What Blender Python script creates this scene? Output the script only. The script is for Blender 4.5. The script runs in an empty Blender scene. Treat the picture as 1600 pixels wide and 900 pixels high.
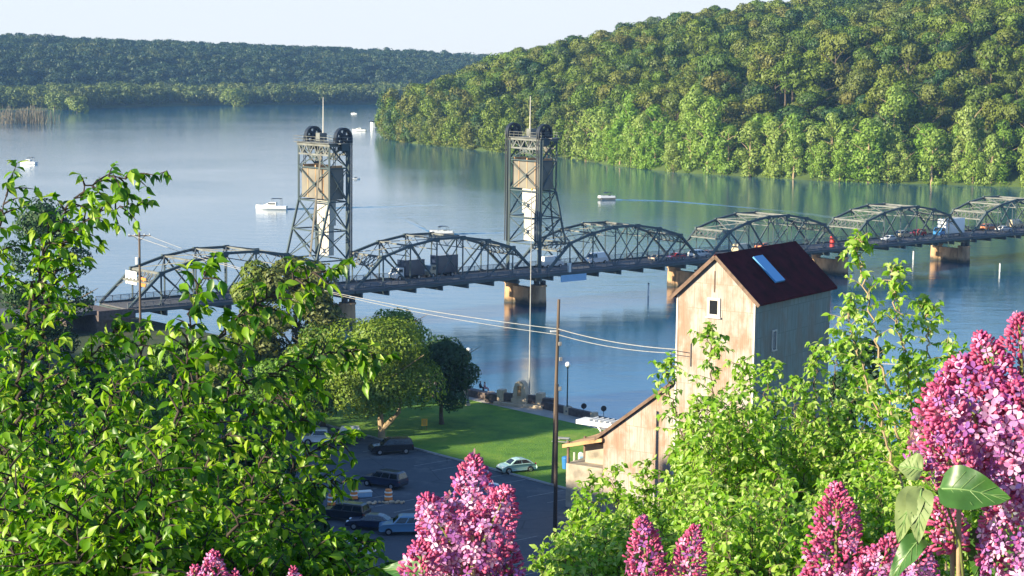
import bpy, math, random
import numpy as np
from mathutils import Vector, Matrix
R = math.radians
random.seed(7); RNG = np.random.default_rng(7)
scene = bpy.context.scene
COL = scene.collection

# ------------------------------------------------------------------ camera
F, YH, ROLL, CZ = 2960.0, 90.3, -0.012, 47.0
PITCH = math.atan((450-YH)/F)
CAM = Vector((0, 0, CZ))
fwd = Vector((0, math.cos(PITCH), -math.sin(PITCH))); rt0 = Vector((1, 0, 0)); up0 = rt0.cross(fwd)
rt = rt0*math.cos(ROLL) - up0*math.sin(ROLL); up = rt0*math.sin(ROLL) + up0*math.cos(ROLL)
cd = bpy.data.cameras.new('camera'); cam = bpy.data.objects.new('camera', cd); COL.objects.link(cam)
m = Matrix((rt, up, -fwd)).transposed().to_4x4(); m.translation = CAM; cam.matrix_world = m
cd.sensor_width = 36; cd.lens = 36*F/1600; cd.clip_start = 0.1; cd.clip_end = 9000
scene.camera = cam

# ------------------------------------------------------------------ light
D = Vector((0.757, 0.653, 0)).normalized()       # along the bridge, away from the town
EV = Vector((-D.y, D.x, 0))                       # upstream, along the river bank
SUN_EL = R(17.3)
SUN_DIR = Vector((-D.x, -D.y, 0))
SUN_DIR.rotate(Matrix.Rotation(R(-9), 3, 'Z'))
tosun = Vector((SUN_DIR.x*math.cos(SUN_EL), SUN_DIR.y*math.cos(SUN_EL), math.sin(SUN_EL)))
w = bpy.data.worlds.new("World"); scene.world = w; w.use_nodes = True
nt = w.node_tree; bg = nt.nodes['Background']
sky = nt.nodes.new('ShaderNodeTexSky'); sky.sky_type = 'NISHITA'; sky.sun_disc = False
sky.sun_elevation = SUN_EL; sky.sun_rotation = math.atan2(tosun.x, tosun.y)
sky.air_density = 1.0; sky.dust_density = 0.7; sky.ozone_density = 3.0; sky.altitude = 250
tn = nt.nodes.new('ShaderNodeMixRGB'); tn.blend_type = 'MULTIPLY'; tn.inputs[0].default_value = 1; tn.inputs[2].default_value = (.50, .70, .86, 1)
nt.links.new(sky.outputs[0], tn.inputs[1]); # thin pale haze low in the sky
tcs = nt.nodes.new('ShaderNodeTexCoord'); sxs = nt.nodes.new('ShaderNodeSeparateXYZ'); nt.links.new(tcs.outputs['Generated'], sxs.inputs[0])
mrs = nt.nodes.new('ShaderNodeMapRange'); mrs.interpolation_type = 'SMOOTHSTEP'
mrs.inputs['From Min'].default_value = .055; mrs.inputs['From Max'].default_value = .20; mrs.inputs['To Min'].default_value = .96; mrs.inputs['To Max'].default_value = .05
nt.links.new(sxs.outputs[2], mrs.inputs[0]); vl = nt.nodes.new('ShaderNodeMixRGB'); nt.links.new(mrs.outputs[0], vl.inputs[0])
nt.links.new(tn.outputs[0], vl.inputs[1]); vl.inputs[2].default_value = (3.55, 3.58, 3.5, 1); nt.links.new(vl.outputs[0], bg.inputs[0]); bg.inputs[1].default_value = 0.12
sl = bpy.data.lights.new('sun', 'SUN'); sl.energy = 4.95; sl.angle = R(0.5); sl.color = (1.0, 0.88, 0.62)
so = bpy.data.objects.new('sun', sl); COL.objects.link(so); so.location = (-100, -80, 120)
so.rotation_euler = tosun.to_track_quat('Z', 'Y').to_euler()
vs = scene.view_settings; vs.view_transform = 'Standard'; vs.look = 'None'; vs.exposure = 1.3; vs.gamma = 1
scene.cycles.max_bounces = 6; scene.cycles.transparent_max_bounces = 4; scene.cycles.volume_bounces = 0
scene.cycles.diffuse_bounces = 3; scene.cycles.glossy_bounces = 3; scene.cycles.transmission_bounces = 3

# ------------------------------------------------------------------ helpers
def ray(px, py):
    a = (px-800)/F; b = (450-py)/F
    return (fwd + rt*a + up*b)
def at(px, py, z):
    r = ray(px, py); return CAM + r*((z-CZ)/r.z)
def atY(px, py, Y):
    r = ray(px, py); return CAM + r*(Y/r.y)
def bank(s, t, z=0):
    p = D*s + EV*t; return Vector((p.x, p.y, z))
def tag(o, label=None, cat=None, group=None, kind=None):
    if label: o['label'] = label
    if cat: o['category'] = cat
    if group: o['group'] = group
    if kind: o['kind'] = kind
    return o
def empty(name, loc=(0, 0, 0), rz=0, **k):
    o = bpy.data.objects.new(name, None); COL.objects.link(o); o.location = loc; o.rotation_euler = (0, 0, rz)
    o.empty_display_size = .3
    return tag(o, **k)
def copy_tree(o, parent=None):
    c = o.copy(); COL.objects.link(c); c.parent = parent
    for ch in list(o.children):
        if ch.name in bpy.data.objects: copy_tree(ch, c)
    return c
def np_mesh(name, V, faces_flat, loop_n, mats, parent=None, smooth=False, tint=None, matidx=None):
    me = bpy.data.meshes.new(name)
    V = np.asarray(V, dtype=np.float32); ff = np.asarray(faces_flat, dtype=np.int32); ln = np.asarray(loop_n, dtype=np.int32)
    me.vertices.add(len(V)); me.vertices.foreach_set('co', V.ravel())
    me.loops.add(len(ff)); me.loops.foreach_set('vertex_index', ff)
    me.polygons.add(len(ln)); st = np.concatenate([[0], np.cumsum(ln)[:-1]]).astype(np.int32)
    me.polygons.foreach_set('loop_start', st)
    if matidx is not None: me.polygons.foreach_set('material_index', np.asarray(matidx, dtype=np.int32))
    me.update(calc_edges=True)
    if smooth: me.polygons.foreach_set('use_smooth', np.ones(len(ln), dtype=bool))
    if tint is not None:
        at_ = me.attributes.new('tint', 'FLOAT', 'FACE'); at_.data.foreach_set('value', np.asarray(tint, dtype=np.float32))
    for mt in (mats if isinstance(mats, (list, tuple)) else [mats]): me.materials.append(mt)
    o = bpy.data.objects.new(name, me); COL.objects.link(o); o.parent = parent
    return o
class MB:
    def __init__(s): s.v = []; s.f = []; s.mi = []; s.M = Matrix.Identity(4); s.m = 0
    def add(s, vs, fs):
        n = len(s.v); s.v += [s.M @ Vector(v) for v in vs]; s.f += [tuple(i+n for i in f) for f in fs]; s.mi += [s.m]*len(fs)
    def box(s, c, d, rz=0, bev=0):
        x, y, z = d[0]/2, d[1]/2, d[2]/2; ca, sa = math.cos(rz), math.sin(rz)
        if not bev:
            vs = [(i*x, j*y, k*z) for k in (-1, 1) for j in (-1, 1) for i in (-1, 1)]
            fs = [(0, 2, 3, 1), (4, 5, 7, 6), (0, 1, 5, 4), (2, 6, 7, 3), (0, 4, 6, 2), (1, 3, 7, 5)]
        else:
            b = bev; ring = lambda zz, i: [(-x+i+b, -y+i, zz), (x-i-b, -y+i, zz), (x-i, -y+i+b, zz), (x-i, y-i-b, zz), (x-i-b, y-i, zz), (-x+i+b, y-i, zz), (-x+i, y-i-b, zz), (-x+i, -y+i+b, zz)]
            vs = ring(-z, b*.6)+ring(-z+b, 0)+ring(z-b, 0)+ring(z, b*.6)
            fs = [tuple(range(7, -1, -1)), tuple(range(24, 32))]
            for q in range(3):
                for i in range(8): j = (i+1) % 8; fs.append((q*8+i, q*8+j, q*8+8+j, q*8+8+i))
        s.add([(c[0]+ca*v[0]-sa*v[1], c[1]+sa*v[0]+ca*v[1], c[2]+v[2]) for v in vs], fs); return s
    def beam(s, a, b, w_, h=None, upv=(0, 0, 1)):
        a, b = Vector(a), Vector(b); h = h or w_; d = (b-a)
        if d.length < 1e-6: return s
        d.normalize(); u = Vector(upv)
        if abs(d.dot(u)) > .99: u = Vector((D.x, D.y, 0))
        x = d.cross(u).normalized()*(w_/2); y = d.cross(x).normalized()*(h/2)
        s.add([a-x-y, a+x-y, a+x+y, a-x+y, b-x-y, b+x-y, b+x+y, b-x+y],
              [(0, 3, 2, 1), (4, 5, 6, 7), (0, 1, 5, 4), (1, 2, 6, 5), (2, 3, 7, 6), (3, 0, 4, 7)]); return s
    def tube(s, pts, rs, n=8, cap=True):
        pts = [Vector(p) for p in pts]
        if not isinstance(rs, (list, tuple)): rs = [rs]*len(pts)
        vs = []; fs = []; pu = None
        for i, p in enumerate(pts):
            d = (pts[min(i+1, len(pts)-1)]-pts[max(i-1, 0)])
            d = d.normalized() if d.length > 1e-9 else Vector((0, 0, 1))
            if pu is None: pu = d.orthogonal().normalized()
            pu = (pu - d*pu.dot(d)); pu = pu.normalized() if pu.length > 1e-6 else d.orthogonal().normalized()
            q = d.cross(pu)
            for k in range(n):
                t = 2*math.pi*k/n; vs.append(p+pu*(math.cos(t)*rs[i])+q*(math.sin(t)*rs[i]))
        for i in range(len(pts)-1):
            for k in range(n):
                k2 = (k+1) % n; fs.append((i*n+k, i*n+k2, (i+1)*n+k2, (i+1)*n+k))
        if cap: fs.append(tuple(range(n-1, -1, -1))); fs.append(tuple(range((len(pts)-1)*n, len(pts)*n)))
        s.add(vs, fs); return s
    def prism(s, prof, a, b, axis='y'):
        """profile of (u, z) swept along the other horizontal axis from a to b"""
        n = len(prof); P = (lambda u, w_, z: (u, w_, z)) if axis == 'y' else (lambda u, w_, z: (w_, u, z))
        vs = [P(u, a, z) for u, z in prof]+[P(u, b, z) for u, z in prof]
        fs = [tuple(range(n)), tuple(range(2*n-1, n-1, -1))]+[(i, i+n, (i+1) % n+n, (i+1) % n) for i in range(n)]
        s.add(vs, fs); return s
    def ball(s, c, r, nu=10, nv=6):
        if not isinstance(r, (list, tuple)): r = (r, r, r)
        vs = [(c[0], c[1], c[2]-r[2])]
        for j in range(1, nv):
            ph = -math.pi/2+math.pi*j/nv
            for i in range(nu):
                th = 2*math.pi*i/nu; vs.append((c[0]+r[0]*math.cos(ph)*math.cos(th), c[1]+r[1]*math.cos(ph)*math.sin(th), c[2]+r[2]*math.sin(ph)))
        vs.append((c[0], c[1], c[2]+r[2])); L = len(vs)-1; fs = []
        for i in range(nu):
            k = (i+1) % nu; fs.append((0, 1+k, 1+i)); fs.append((L, L-nu+i, L-nu+k))
            for j in range(nv-2): a = 1+j*nu; fs.append((a+i, a+k, a+nu+k, a+nu+i))
        s.add(vs, fs); return s
    def build(s, name, mats, parent=None, smooth=False):
        me = bpy.data.meshes.new(name); me.from_pydata([tuple(v) for v in s.v], [], s.f)
        for mt in (mats if isinstance(mats, (list, tuple)) else [mats]): me.materials.append(mt)
        me.polygons.foreach_set('material_index', s.mi)
        if smooth: me.polygons.foreach_set('use_smooth', [True]*len(s.f))
        me.update()
        o = bpy.data.objects.new(name, me); COL.objects.link(o); o.parent = parent
        return o

# ------------------------------------------------------------------ materials
def nodes(name):
    mt = bpy.data.materials.new(name); mt.use_nodes = True; t = mt.node_tree
    return mt, t, t.nodes, t.links, t.nodes['Principled BSDF']
def ramp(t, stops):
    r = t.nodes.new('ShaderNodeValToRGB'); cr = r.color_ramp
    while len(cr.elements) > 1: cr.elements.remove(cr.elements[-1])
    cr.elements[0].position = stops[0][0]; cr.elements[0].color = (*stops[0][1], 1)
    for p, c in stops[1:]:
        e = cr.elements.new(p); e.color = (*c, 1)
    return r
def noise(t, scale, detail=4, coord='Object', stretch=None, rough=.55):
    tc = t.nodes.new('ShaderNodeTexCoord'); n = t.nodes.new('ShaderNodeTexNoise')
    n.inputs['Scale'].default_value = scale; n.inputs['Detail'].default_value = detail; n.inputs['Roughness'].default_value = rough
    if stretch:
        mp = t.nodes.new('ShaderNodeMapping'); mp.inputs['Scale'].default_value = stretch
        if len(stretch) > 3: pass
        t.links.new(tc.outputs[coord], mp.inputs[0]); t.links.new(mp.outputs[0], n.inputs['Vector'])
    else: t.links.new(tc.outputs[coord], n.inputs['Vector'])
    return n
def solid(name, col, rough=.6, metal=0, var=.25, scale=3, bump=0, coat=0, stretch=None):
    mt, t, N, L, b = nodes(name)
    n = noise(t, scale, 5, stretch=stretch)
    c2 = tuple(max(0, c*(1-var)) for c in col); c3 = tuple(min(1, c*(1+var*.7)) for c in col)
    r = ramp(t, [(.3, c2), (.5, col), (.7, c3)]); L.new(n.outputs['Fac'], r.inputs[0]); L.new(r.outputs[0], b.inputs['Base Color'])
    b.inputs['Roughness'].default_value = rough; b.inputs['Metallic'].default_value = metal
    if coat: b.inputs['Coat Weight'].default_value = coat; b.inputs['Coat Roughness'].default_value = .05
    if bump:
        bp = N.new('ShaderNodeBump'); bp.inputs['Strength'].default_value = bump; bp.inputs['Distance'].default_value = .05
        L.new(n.outputs['Fac'], bp.inputs['Height']); L.new(bp.outputs[0], b.inputs['Normal'])
    return mt
def foliage(name, cols, trans=.35, src='island', clump=.0, clump_scale=.3, rough=.55, gloss=.03):
    """leaf material: diffuse + translucent + a little sheen; colour varies leaf by leaf, tree by tree"""
    mt = bpy.data.materials.new(name); mt.use_nodes = True; t = mt.node_tree; N = t.nodes; L = t.links
    N.remove(N['Principled BSDF']); out = N['Material Output']
    if src == 'island': g = N.new('ShaderNodeNewGeometry'); fac = g.outputs['Random Per Island']
    elif src == 'object': g = N.new('ShaderNodeObjectInfo'); fac = g.outputs['Random']
    else: g = N.new('ShaderNodeAttribute'); g.attribute_name = 'tint'; fac = g.outputs['Fac']
    if clump:
        n = noise(t, clump_scale, 3); mx = N.new('ShaderNodeMath'); mx.operation = 'MULTIPLY_ADD'
        sb = N.new('ShaderNodeMath'); sb.operation = 'SUBTRACT'; sb.inputs[1].default_value = .5; L.new(n.outputs['Fac'], sb.inputs[0])
        L.new(sb.outputs[0], mx.inputs[0]); mx.inputs[1].default_value = clump; L.new(fac, mx.inputs[2]); fac = mx.outputs[0]
    k = len(cols); r = ramp(t, [(i/(k-1) if k > 1 else 0, c) for i, c in enumerate(cols)]); L.new(fac, r.inputs[0])
    col = r.outputs[0]
    if src != 'island':
        g2 = N.new('ShaderNodeNewGeometry'); mr = N.new('ShaderNodeMapRange'); mr.inputs['To Min'].default_value = .88; mr.inputs['To Max'].default_value = 1.12
        L.new(g2.outputs['Random Per Island'], mr.inputs[0])
        vm = N.new('ShaderNodeVectorMath'); vm.operation = 'SCALE'; L.new(col, vm.inputs[0]); L.new(mr.outputs[0], vm.inputs['Scale']); col = vm.outputs[0]
    df = N.new('ShaderNodeBsdfDiffuse'); tr = N.new('ShaderNodeBsdfTranslucent'); gl = N.new('ShaderNodeBsdfGlossy'); gl.inputs['Roughness'].default_value = rough
    gl.inputs['Color'].default_value = (.9, .95, .85, 1)
    vm = N.new('ShaderNodeVectorMath'); vm.operation = 'MULTIPLY'; vm.inputs[1].default_value = (1.5, 1.5, .6); L.new(col, vm.inputs[0])
    L.new(col, df.inputs[0]); L.new(vm.outputs[0], tr.inputs[0])
    m1 = N.new('ShaderNodeMixShader'); m1.inputs[0].default_value = trans; L.new(df.outputs[0], m1.inputs[1]); L.new(tr.outputs[0], m1.inputs[2])
    m2 = N.new('ShaderNodeMixShader'); m2.inputs[0].default_value = gloss; L.new(m1.outputs[0], m2.inputs[1]); L.new(gl.outputs[0], m2.inputs[2])
    L.new(m2.outputs[0], out.inputs[0])
    return mt
M = {}
M['steel'] = solid('steel', (.05, .075, .085), .55, .0, .4, .8)
M['steel_pale'] = solid('steel_pale', (.16, .165, .155), .6, 0, .4, .8)
M['black'] = solid('black', (.012, .018, .03), .5)
M['concrete_warm'] = solid('concrete_warm', (.50, .30, .15), .85, 0, .45, .5, .3)
def pier_mat():
    mt, t, N, L, b = nodes('stained_pier'); n = noise(t, .6, 7, stretch=(1, 1, .35), rough=.65)
    r = ramp(t, [(.32, (.20, .12, .07)), (.5, (.46, .28, .15)), (.7, (.58, .38, .22))]); L.new(n.outputs['Fac'], r.inputs[0])
    tc = N.new('ShaderNodeTexCoord'); sx = N.new('ShaderNodeSeparateXYZ'); L.new(tc.outputs['Object'], sx.inputs[0])
    ad = N.new('ShaderNodeMath'); ad.operation = 'MULTIPLY_ADD'; L.new(n.outputs['Fac'], ad.inputs[0]); ad.inputs[1].default_value = -2.2; L.new(sx.outputs[2], ad.inputs[2])
    mr = N.new('ShaderNodeMapRange'); mr.inputs['From Min'].default_value = -.7; mr.inputs['From Max'].default_value = .1; L.new(ad.outputs[0], mr.inputs[0])
    mx = N.new('ShaderNodeMixRGB'); L.new(mr.outputs[0], mx.inputs[0]); mx.inputs[1].default_value = (.06, .05, .035, 1); L.new(r.outputs[0], mx.inputs[2])
    L.new(mx.outputs[0], b.inputs['Base Color']); b.inputs['Roughness'].default_value = .85
    bp = N.new('ShaderNodeBump'); bp.inputs['Strength'].default_value = .4; bp.inputs['Distance'].default_value = .06; L.new(n.outputs['Fac'], bp.inputs['Height']); L.new(bp.outputs[0], b.inputs['Normal'])
    return mt
M['pier'] = pier_mat()
def rusty_steel():
    mt, t, N, L, b = nodes('painted_steel_rusting'); n = noise(t, .9, 8, rough=.7); n2 = noise(t, .15, 3)
    r2 = ramp(t, [(.35, (.04, .065, .075)), (.65, (.07, .095, .10))]); L.new(n2.outputs['Fac'], r2.inputs[0])
    cr = ramp(t, [(.62, (0, 0, 0)), (.70, (1, 1, 1))]); L.new(n.outputs['Fac'], cr.inputs[0])
    mx = N.new('ShaderNodeMixRGB'); L.new(cr.outputs[0], mx.inputs[0]); L.new(r2.outputs[0], mx.inputs[1]); mx.inputs[2].default_value = (.16, .08, .045, 1)
    L.new(mx.outputs[0], b.inputs['Base Color']); b.inputs['Roughness'].default_value = .6; return mt
M['steel'] = rusty_steel()
M['counterweight'] = solid('counterweight', (.20, .18, .15), .85, 0, .2, .3)
M['cream'] = solid('cream', (.60, .56, .50), .7, 0, .18, .4)
M['deck'] = solid('deck', (.10, .10, .11), .8)
M['rail'] = solid('rail', (.14, .15, .18), .6, 0, .3, .6)
M['white'] = solid('white', (.8, .8, .78), .5, 0, .06)
M['white_gloss'] = solid('white_gloss', (.8, .8, .8), .25, 0, .04, coat=.4)
M['sign_orange'] = solid('sign_orange', (.75, .25, .06), .5, 0, .1)
M['sign_yellow'] = solid('sign_yellow', (.8, .42, .05), .5, 0, .1)
M['sign_blue'] = solid('sign_blue', (.30, .52, .75), .5, 0, .1)
M['red'] = solid('red', (.6, .05, .04), .45, 0, .1)
M['blue_bin'] = solid('blue_bin', (.03, .17, .45), .4, 0, .1)
M['bark'] = solid('bark', (.10, .075, .05), .9, 0, .4, 6, .5)
M['bark_dark'] = solid('bark_dark', (.045, .032, .028), .9, 0, .4, 12, .4)
M['bark_pale'] = solid('bark_pale', (.34, .25, .15), .9, 0, .3, 8, .3)
M['pole_wood'] = solid('pole_wood', (.12, .085, .06), .9, 0, .35, 3, .3, stretch=(1, 1, .1))
M['stone'] = solid('stone', (.55, .43, .30), .85, 0, .25, 1.2, .2)
M['stone_dark'] = solid('stone_dark', (.12, .09, .085), .85, 0, .4, 2.5, .3)
M['kerb'] = solid('kerb', (.33, .33, .33), .85, 0, .2, 1)
M['paint'] = solid('paint', (.26, .27, .28), .8, 0, .35, 3)
M['rubber'] = solid('rubber', (.012, .012, .014), .8)
M['rim'] = solid('rim', (.5, .52, .55), .3, .8, .1)
M['headlight'] = solid('headlight', (.75, .8, .85), .1, 0, .05, coat=1)
M['taillight'] = solid('taillight', (.45, .01, .01), .2, 0, .05, coat=1)
def glassy(name, col, rough=.05):
    mt, t, N, L, b = nodes(name); b.inputs['Base Color'].default_value = (*col, 1); b.inputs['Roughness'].default_value = rough
    b.inputs['Specular IOR Level'].default_value = .8; return mt
M['car_glass'] = glassy('car_glass', (.012, .018, .025))
M['window_dark'] = glassy('window_dark', (.008, .01, .014), .2)
M['skylight'] = glassy('skylight', (.10, .34, .62), .3)
M['lamp_globe'] = solid('lamp_globe', (.85, .85, .82), .3, 0, .03)
M['skin'] = solid('skin', (.55, .33, .24), .6, 0, .08); M['hair'] = solid('hair', (.05, .03, .02), .7)
M['cloth_pink'] = solid('cloth_pink', (.6, .3, .3), .8); M['cloth_dark'] = solid('cloth_dark', (.03, .04, .07), .8)
M['wire'] = solid('wire', (.38, .36, .33), .5)
# ------------------------------------------------------------------ ground
def fbm(x, y, seed=0, sc=1.0):
    r = np.random.default_rng(seed); o = 0; a = 1.0
    for k in range(5):
        for j in range(3):
            th = r.uniform(0, 6.28); f = sc*(2**k)*r.uniform(.7, 1.3); ph = r.uniform(0, 6.28)
            o = o+a/3*np.sin((x*math.cos(th)+y*math.sin(th))*f+ph)
        a *= .5
    return o
def land_h(s, t):
    z = np.where(s < 2, 43.9+np.maximum(-6, np.minimum(0, (s+3)*.16)), 43.9-(s-2)*.70)
    z = np.maximum(z, 3.0)
    # smooth toe of the bluff
    k = np.clip((s-50)/22, 0, 1); z = np.where((s > 50) & (s < 72), np.maximum(z, 3+(1-k)**2*3.4), z)
    z = z+np.where((s > 6) & (s < 60), fbm(s, t, 3, .12)*.5, 0)
    # the town flat drops to the river over a steep bank
    z = np.where(s > 158.2, np.maximum(-6, 3-(s-158.2)*3), z)
    return z
def ground_z(x, y):
    p = Vector((x, y, 0)); return float(land_h(np.array(p.dot(D)), np.array(p.dot(EV))))
def sheet(name, S, T, zf, mat, **k):
    ss, tt = np.meshgrid(S, T, indexing='ij'); zz = zf(ss, tt)
    V = np.stack([ss*D.x+tt*EV.x, ss*D.y+tt*EV.y, zz], -1).reshape(-1, 3); n, m_ = len(S), len(T)
    i = (np.arange(n-1)[:, None]*m_+np.arange(m_-1)[None, :]).ravel()
    f = np.stack([i, i+m_, i+m_+1, i+1], -1).ravel()
    o = np_mesh(name, V, f, [4]*len(i), mat, smooth=True); return tag(o, **k)
def ground_mat():
    mt, t, N, L, b = nodes('hillside_soil')
    n = noise(t, .35, 8); r = ramp(t, [(.3, (.018, .035, .012)), (.5, (.035, .06, .015)), (.7, (.07, .065, .03))])
    L.new(n.outputs['Fac'], r.inputs[0]); L.new(r.outputs[0], b.inputs['Base Color']); b.inputs['Roughness'].default_value = .95
    return mt
def grass_mat():
    mt, t, N, L, b = nodes('lawn_grass')
    n = noise(t, .16, 9, rough=.75); r = ramp(t, [(.32, (.035, .12, .006)), (.46, (.10, .24, .01)), (.56, (.15, .28, .015)), (.68, (.26, .30, .06))])
    L.new(n.outputs['Fac'], r.inputs[0]); L.new(r.outputs[0], b.inputs['Base Color']); b.inputs['Roughness'].default_value = .95
    n2 = noise(t, 6, 4); bp = N.new('ShaderNodeBump'); bp.inputs['Strength'].default_value = .7; bp.inputs['Distance'].default_value = .15
    L.new(n2.outputs['Fac'], bp.inputs['Height']); L.new(bp.outputs[0], b.inputs['Normal']); return mt
def asphalt_mat():
    mt, t, N, L, b = nodes('asphalt')
    n = noise(t, .12, 9, rough=.72); r = ramp(t, [(.32, (.04, .052, .07)), (.46, (.08, .095, .115)), (.53, (.065, .08, .10)), (.68, (.15, .16, .17))])
    L.new(n.outputs['Fac'], r.inputs[0])
    v = N.new('ShaderNodeTexVoronoi'); v.feature = 'DISTANCE_TO_EDGE'; v.inputs['Scale'].default_value = .16
    n3 = noise(t, .7, 4); mp = N.new('ShaderNodeMixRGB'); mp.inputs[0].default_value = .25
    tc = N.new('ShaderNodeTexCoord'); L.new(tc.outputs['Object'], mp.inputs[1]); L.new(n3.outputs['Color'], mp.inputs[2])
    L.new(tc.outputs['Object'], v.inputs['Vector'])
    cr = ramp(t, [(0, (.35, .35, .35)), (.012, (1, 1, 1))]); L.new(v.outputs['Distance'], cr.inputs[0])
    mu = N.new('ShaderNodeMixRGB'); mu.blend_type = 'MULTIPLY'; mu.inputs[0].default_value = .8
    L.new(r.outputs[0], mu.inputs[1]); L.new(cr.outputs[0], mu.inputs[2]); L.new(mu.outputs[0], b.inputs['Base Color'])
    b.inputs['Roughness'].default_value = .85; return mt
S = np.concatenate([np.linspace(-260, 0, 14), np.arange(2, 76, 2), np.arange(80, 156, 6), [158, 158.2, 161.2, 175]])
sheet('terrain', S, np.linspace(-260, 620, 180), land_h, ground_mat(), kind='structure')
flat = lambda z: (lambda s, t: np.full(s.shape, z))
sheet('parking_lot', np.linspace(74, 129, 12), np.linspace(40, 212, 20), flat(3.008), asphalt_mat(), kind='structure')
sheet('lawn', np.linspace(129.3, 153.5, 10), np.linspace(40, 205, 30), flat(3.1), grass_mat(), kind='structure')
sheet('promenade_path', np.linspace(153.6, 158.1, 4), np.linspace(20, 230, 30), flat(3.06), solid('path_concrete', (.42, .38, .33), .9, 0, .2, .6), kind='structure')
mb = MB()
def kerb_line(s0, t0, s1, t1, w_=.25, h=.16):
    mb.beam(bank(s0, t0, 3.04+h/2-.02), bank(s1, t1, 3.04+h/2-.02), w_, h)
kerb_line(129.15, 40, 129.15, 205); kerb_line(153.55, 20, 153.55, 230, .12, .1)
tag(mb.build('kerb', M['kerb']), kind='structure')
mb = MB()
mb.beam(bank(158.3, -120, 1.2), bank(158.3, 232, 1.2), .6, 4.2)
tag(mb.build('river_wall', M['stone_dark']), 'low stone wall holding up the park edge along the river', 'wall')
mb = MB()      # parking bay lines
for t0 in np.arange(60, 205, 3.1):
    for (a, b_) in ((123.6, 128.8), (104, 109), (109.15, 114)):
        if (t0*7+a) % 5 < 3.9: mb.beam(bank(a, t0, 3.016), bank(b_, t0, 3.016), .12, .008)
for t0 in (149.5, 152.5, 155.5): mb.beam(bank(96, t0-12, 3.016), bank(99, t0-12.8, 3.016), .3, .008)
tag(mb.build('parking_markings', M['paint']), kind='structure')

# ------------------------------------------------------------------ water
def water_mat():
    mt, t, N, L, b = nodes('river_water')
    b.inputs['Base Color'].default_value = (.003, .085, .17, 1); b.inputs['Roughness'].default_value = .085; b.inputs['IOR'].default_value = 1.8
    n1 = noise(t, 1.0, 7, stretch=(.4, 1.0, 1), rough=.72); n2 = noise(t, .22, 3, stretch=(.5, 1, 1)); n3 = noise(t, .012, 3)
    ad = N.new('ShaderNodeMath'); ad.operation = 'MULTIPLY_ADD'; L.new(n2.outputs['Fac'], ad.inputs[0]); ad.inputs[1].default_value = 3.0; L.new(n1.outputs['Fac'], ad.inputs[2])
    rg = N.new('ShaderNodeMapRange'); rg.inputs['From Min'].default_value = .35; rg.inputs['From Max'].default_value = .65
    rg.inputs['To Min'].default_value = .45; rg.inputs['To Max'].default_value = 1.0; L.new(n3.outputs['Fac'], rg.inputs[0])
    bp = N.new('ShaderNodeBump'); bp.inputs['Distance'].default_value = .030; L.new(rg.outputs[0], bp.inputs['Strength'])
    L.new(ad.outputs[0], bp.inputs['Height']); L.new(bp.outputs[0], b.inputs['Normal'])
    return mt
WATER = water_mat()
mb = MB(); mb.add([(-1500, -500, 0), (1500, -500, 0), (1500, 3400, 0), (-1500, 3400, 0)], [(0, 1, 2, 3)])
tag(mb.build('river_water', WATER), kind='structure')

# ------------------------------------------------------------------ far banks
def seg_dist(px, py, poly):
    d = np.full(px.shape, 1e9); inside = np.zeros(px.shape, bool); n = len(poly)
    for i in range(n):
        x0, y0 = poly[i]; x1, y1 = poly[(i+1) % n]; vx, vy = x1-x0, y1-y0
        u = np.clip(((px-x0)*vx+(py-y0)*vy)/(vx*vx+vy*vy), 0, 1)
        d = np.minimum(d, np.hypot(px-x0-u*vx, py-y0-u*vy))
        c = ((y0 > py) != (y1 > py)) & (px < (x1-x0)*(py-y0)/(y1-y0+1e-12)+x0); inside ^= c
    return np.where(inside, d, -d)
def pxpoly(L): return [tuple(at(x, y, 0)[:2]) for x, y in L]
EAST = pxpoly([(594, 214), (640, 224), (720, 232), (800, 240), (880, 246), (960, 260), (1060, 270), (1160, 276), (1300, 284), (1450, 288), (1600, 293), (1800, 300), (2200, 318)])+[(900, 700), (1100, 2300), (60, 2300), (-60, 1500), (-85, 1180)]
WEST = pxpoly([(-420, 176), (0, 171), (90, 172), (180, 168), (300, 165), (480, 164), (620, 163), (760, 162), (900, 160)])+[(600, 3100), (-1300, 3100), (-1300, 1700)]
def east_h(x, y):
    r = seg_dist(x, y, EAST); rr = np.maximum(r-2, 0)
    h = 76*(1-np.exp(-rr/150))*(1+.10*fbm(x, y, 11, .012))+np.clip(rr/60, 0, 1)*fbm(x, y, 21, .03)*4.5
    side = np.clip((x+20)/260, 0, 1); h = h*(.91+.16*side)
    return np.where(r > 0, np.maximum(h, 0)+np.minimum(r*.25, 1.0), np.maximum(r*1.6, -4))
def west_h(x, y):
    r = seg_dist(x, y, WEST); rr = np.maximum(r-130, 0)
    h = 45*(1-np.exp(-rr/120))*(1+.09*fbm(x, y, 31, .012)); h = h*(1-.14*np.clip((x+450)/400, 0, 1))
    return np.where(r > 0, h+np.minimum(r*.2, 1.2), np.maximum(r*.5, -4))
def far_sheet(name, x0, x1, y0, y1, st, hf, mat):
    X = np.arange(x0, x1, st); Y = np.arange(y0, y1, st); xx, yy = np.meshgrid(X, Y, indexing='ij'); zz = hf(xx, yy)
    i = (np.arange(len(X)-1)[:, None]*len(Y)+np.arange(len(Y)-1)[None]).ravel()
    f = np.stack([i, i+len(Y), i+len(Y)+1, i+1], -1)
    V = np.stack([xx, yy, zz], -1).reshape(-1, 3); keep = (V[f, 2].max(1) > -3.5); f = f[keep]
    tag(np_mesh(name, V, f.ravel(), [4]*len(f), mat, smooth=True), kind='structure')
SOIL = solid('woodland_floor', (.06, .095, .018), .95, 0, .4, .05)
SHORE = ground_mat()
far_sheet('east_hill', -160, 900, 660, 2100, 5, east_h, SOIL)
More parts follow.
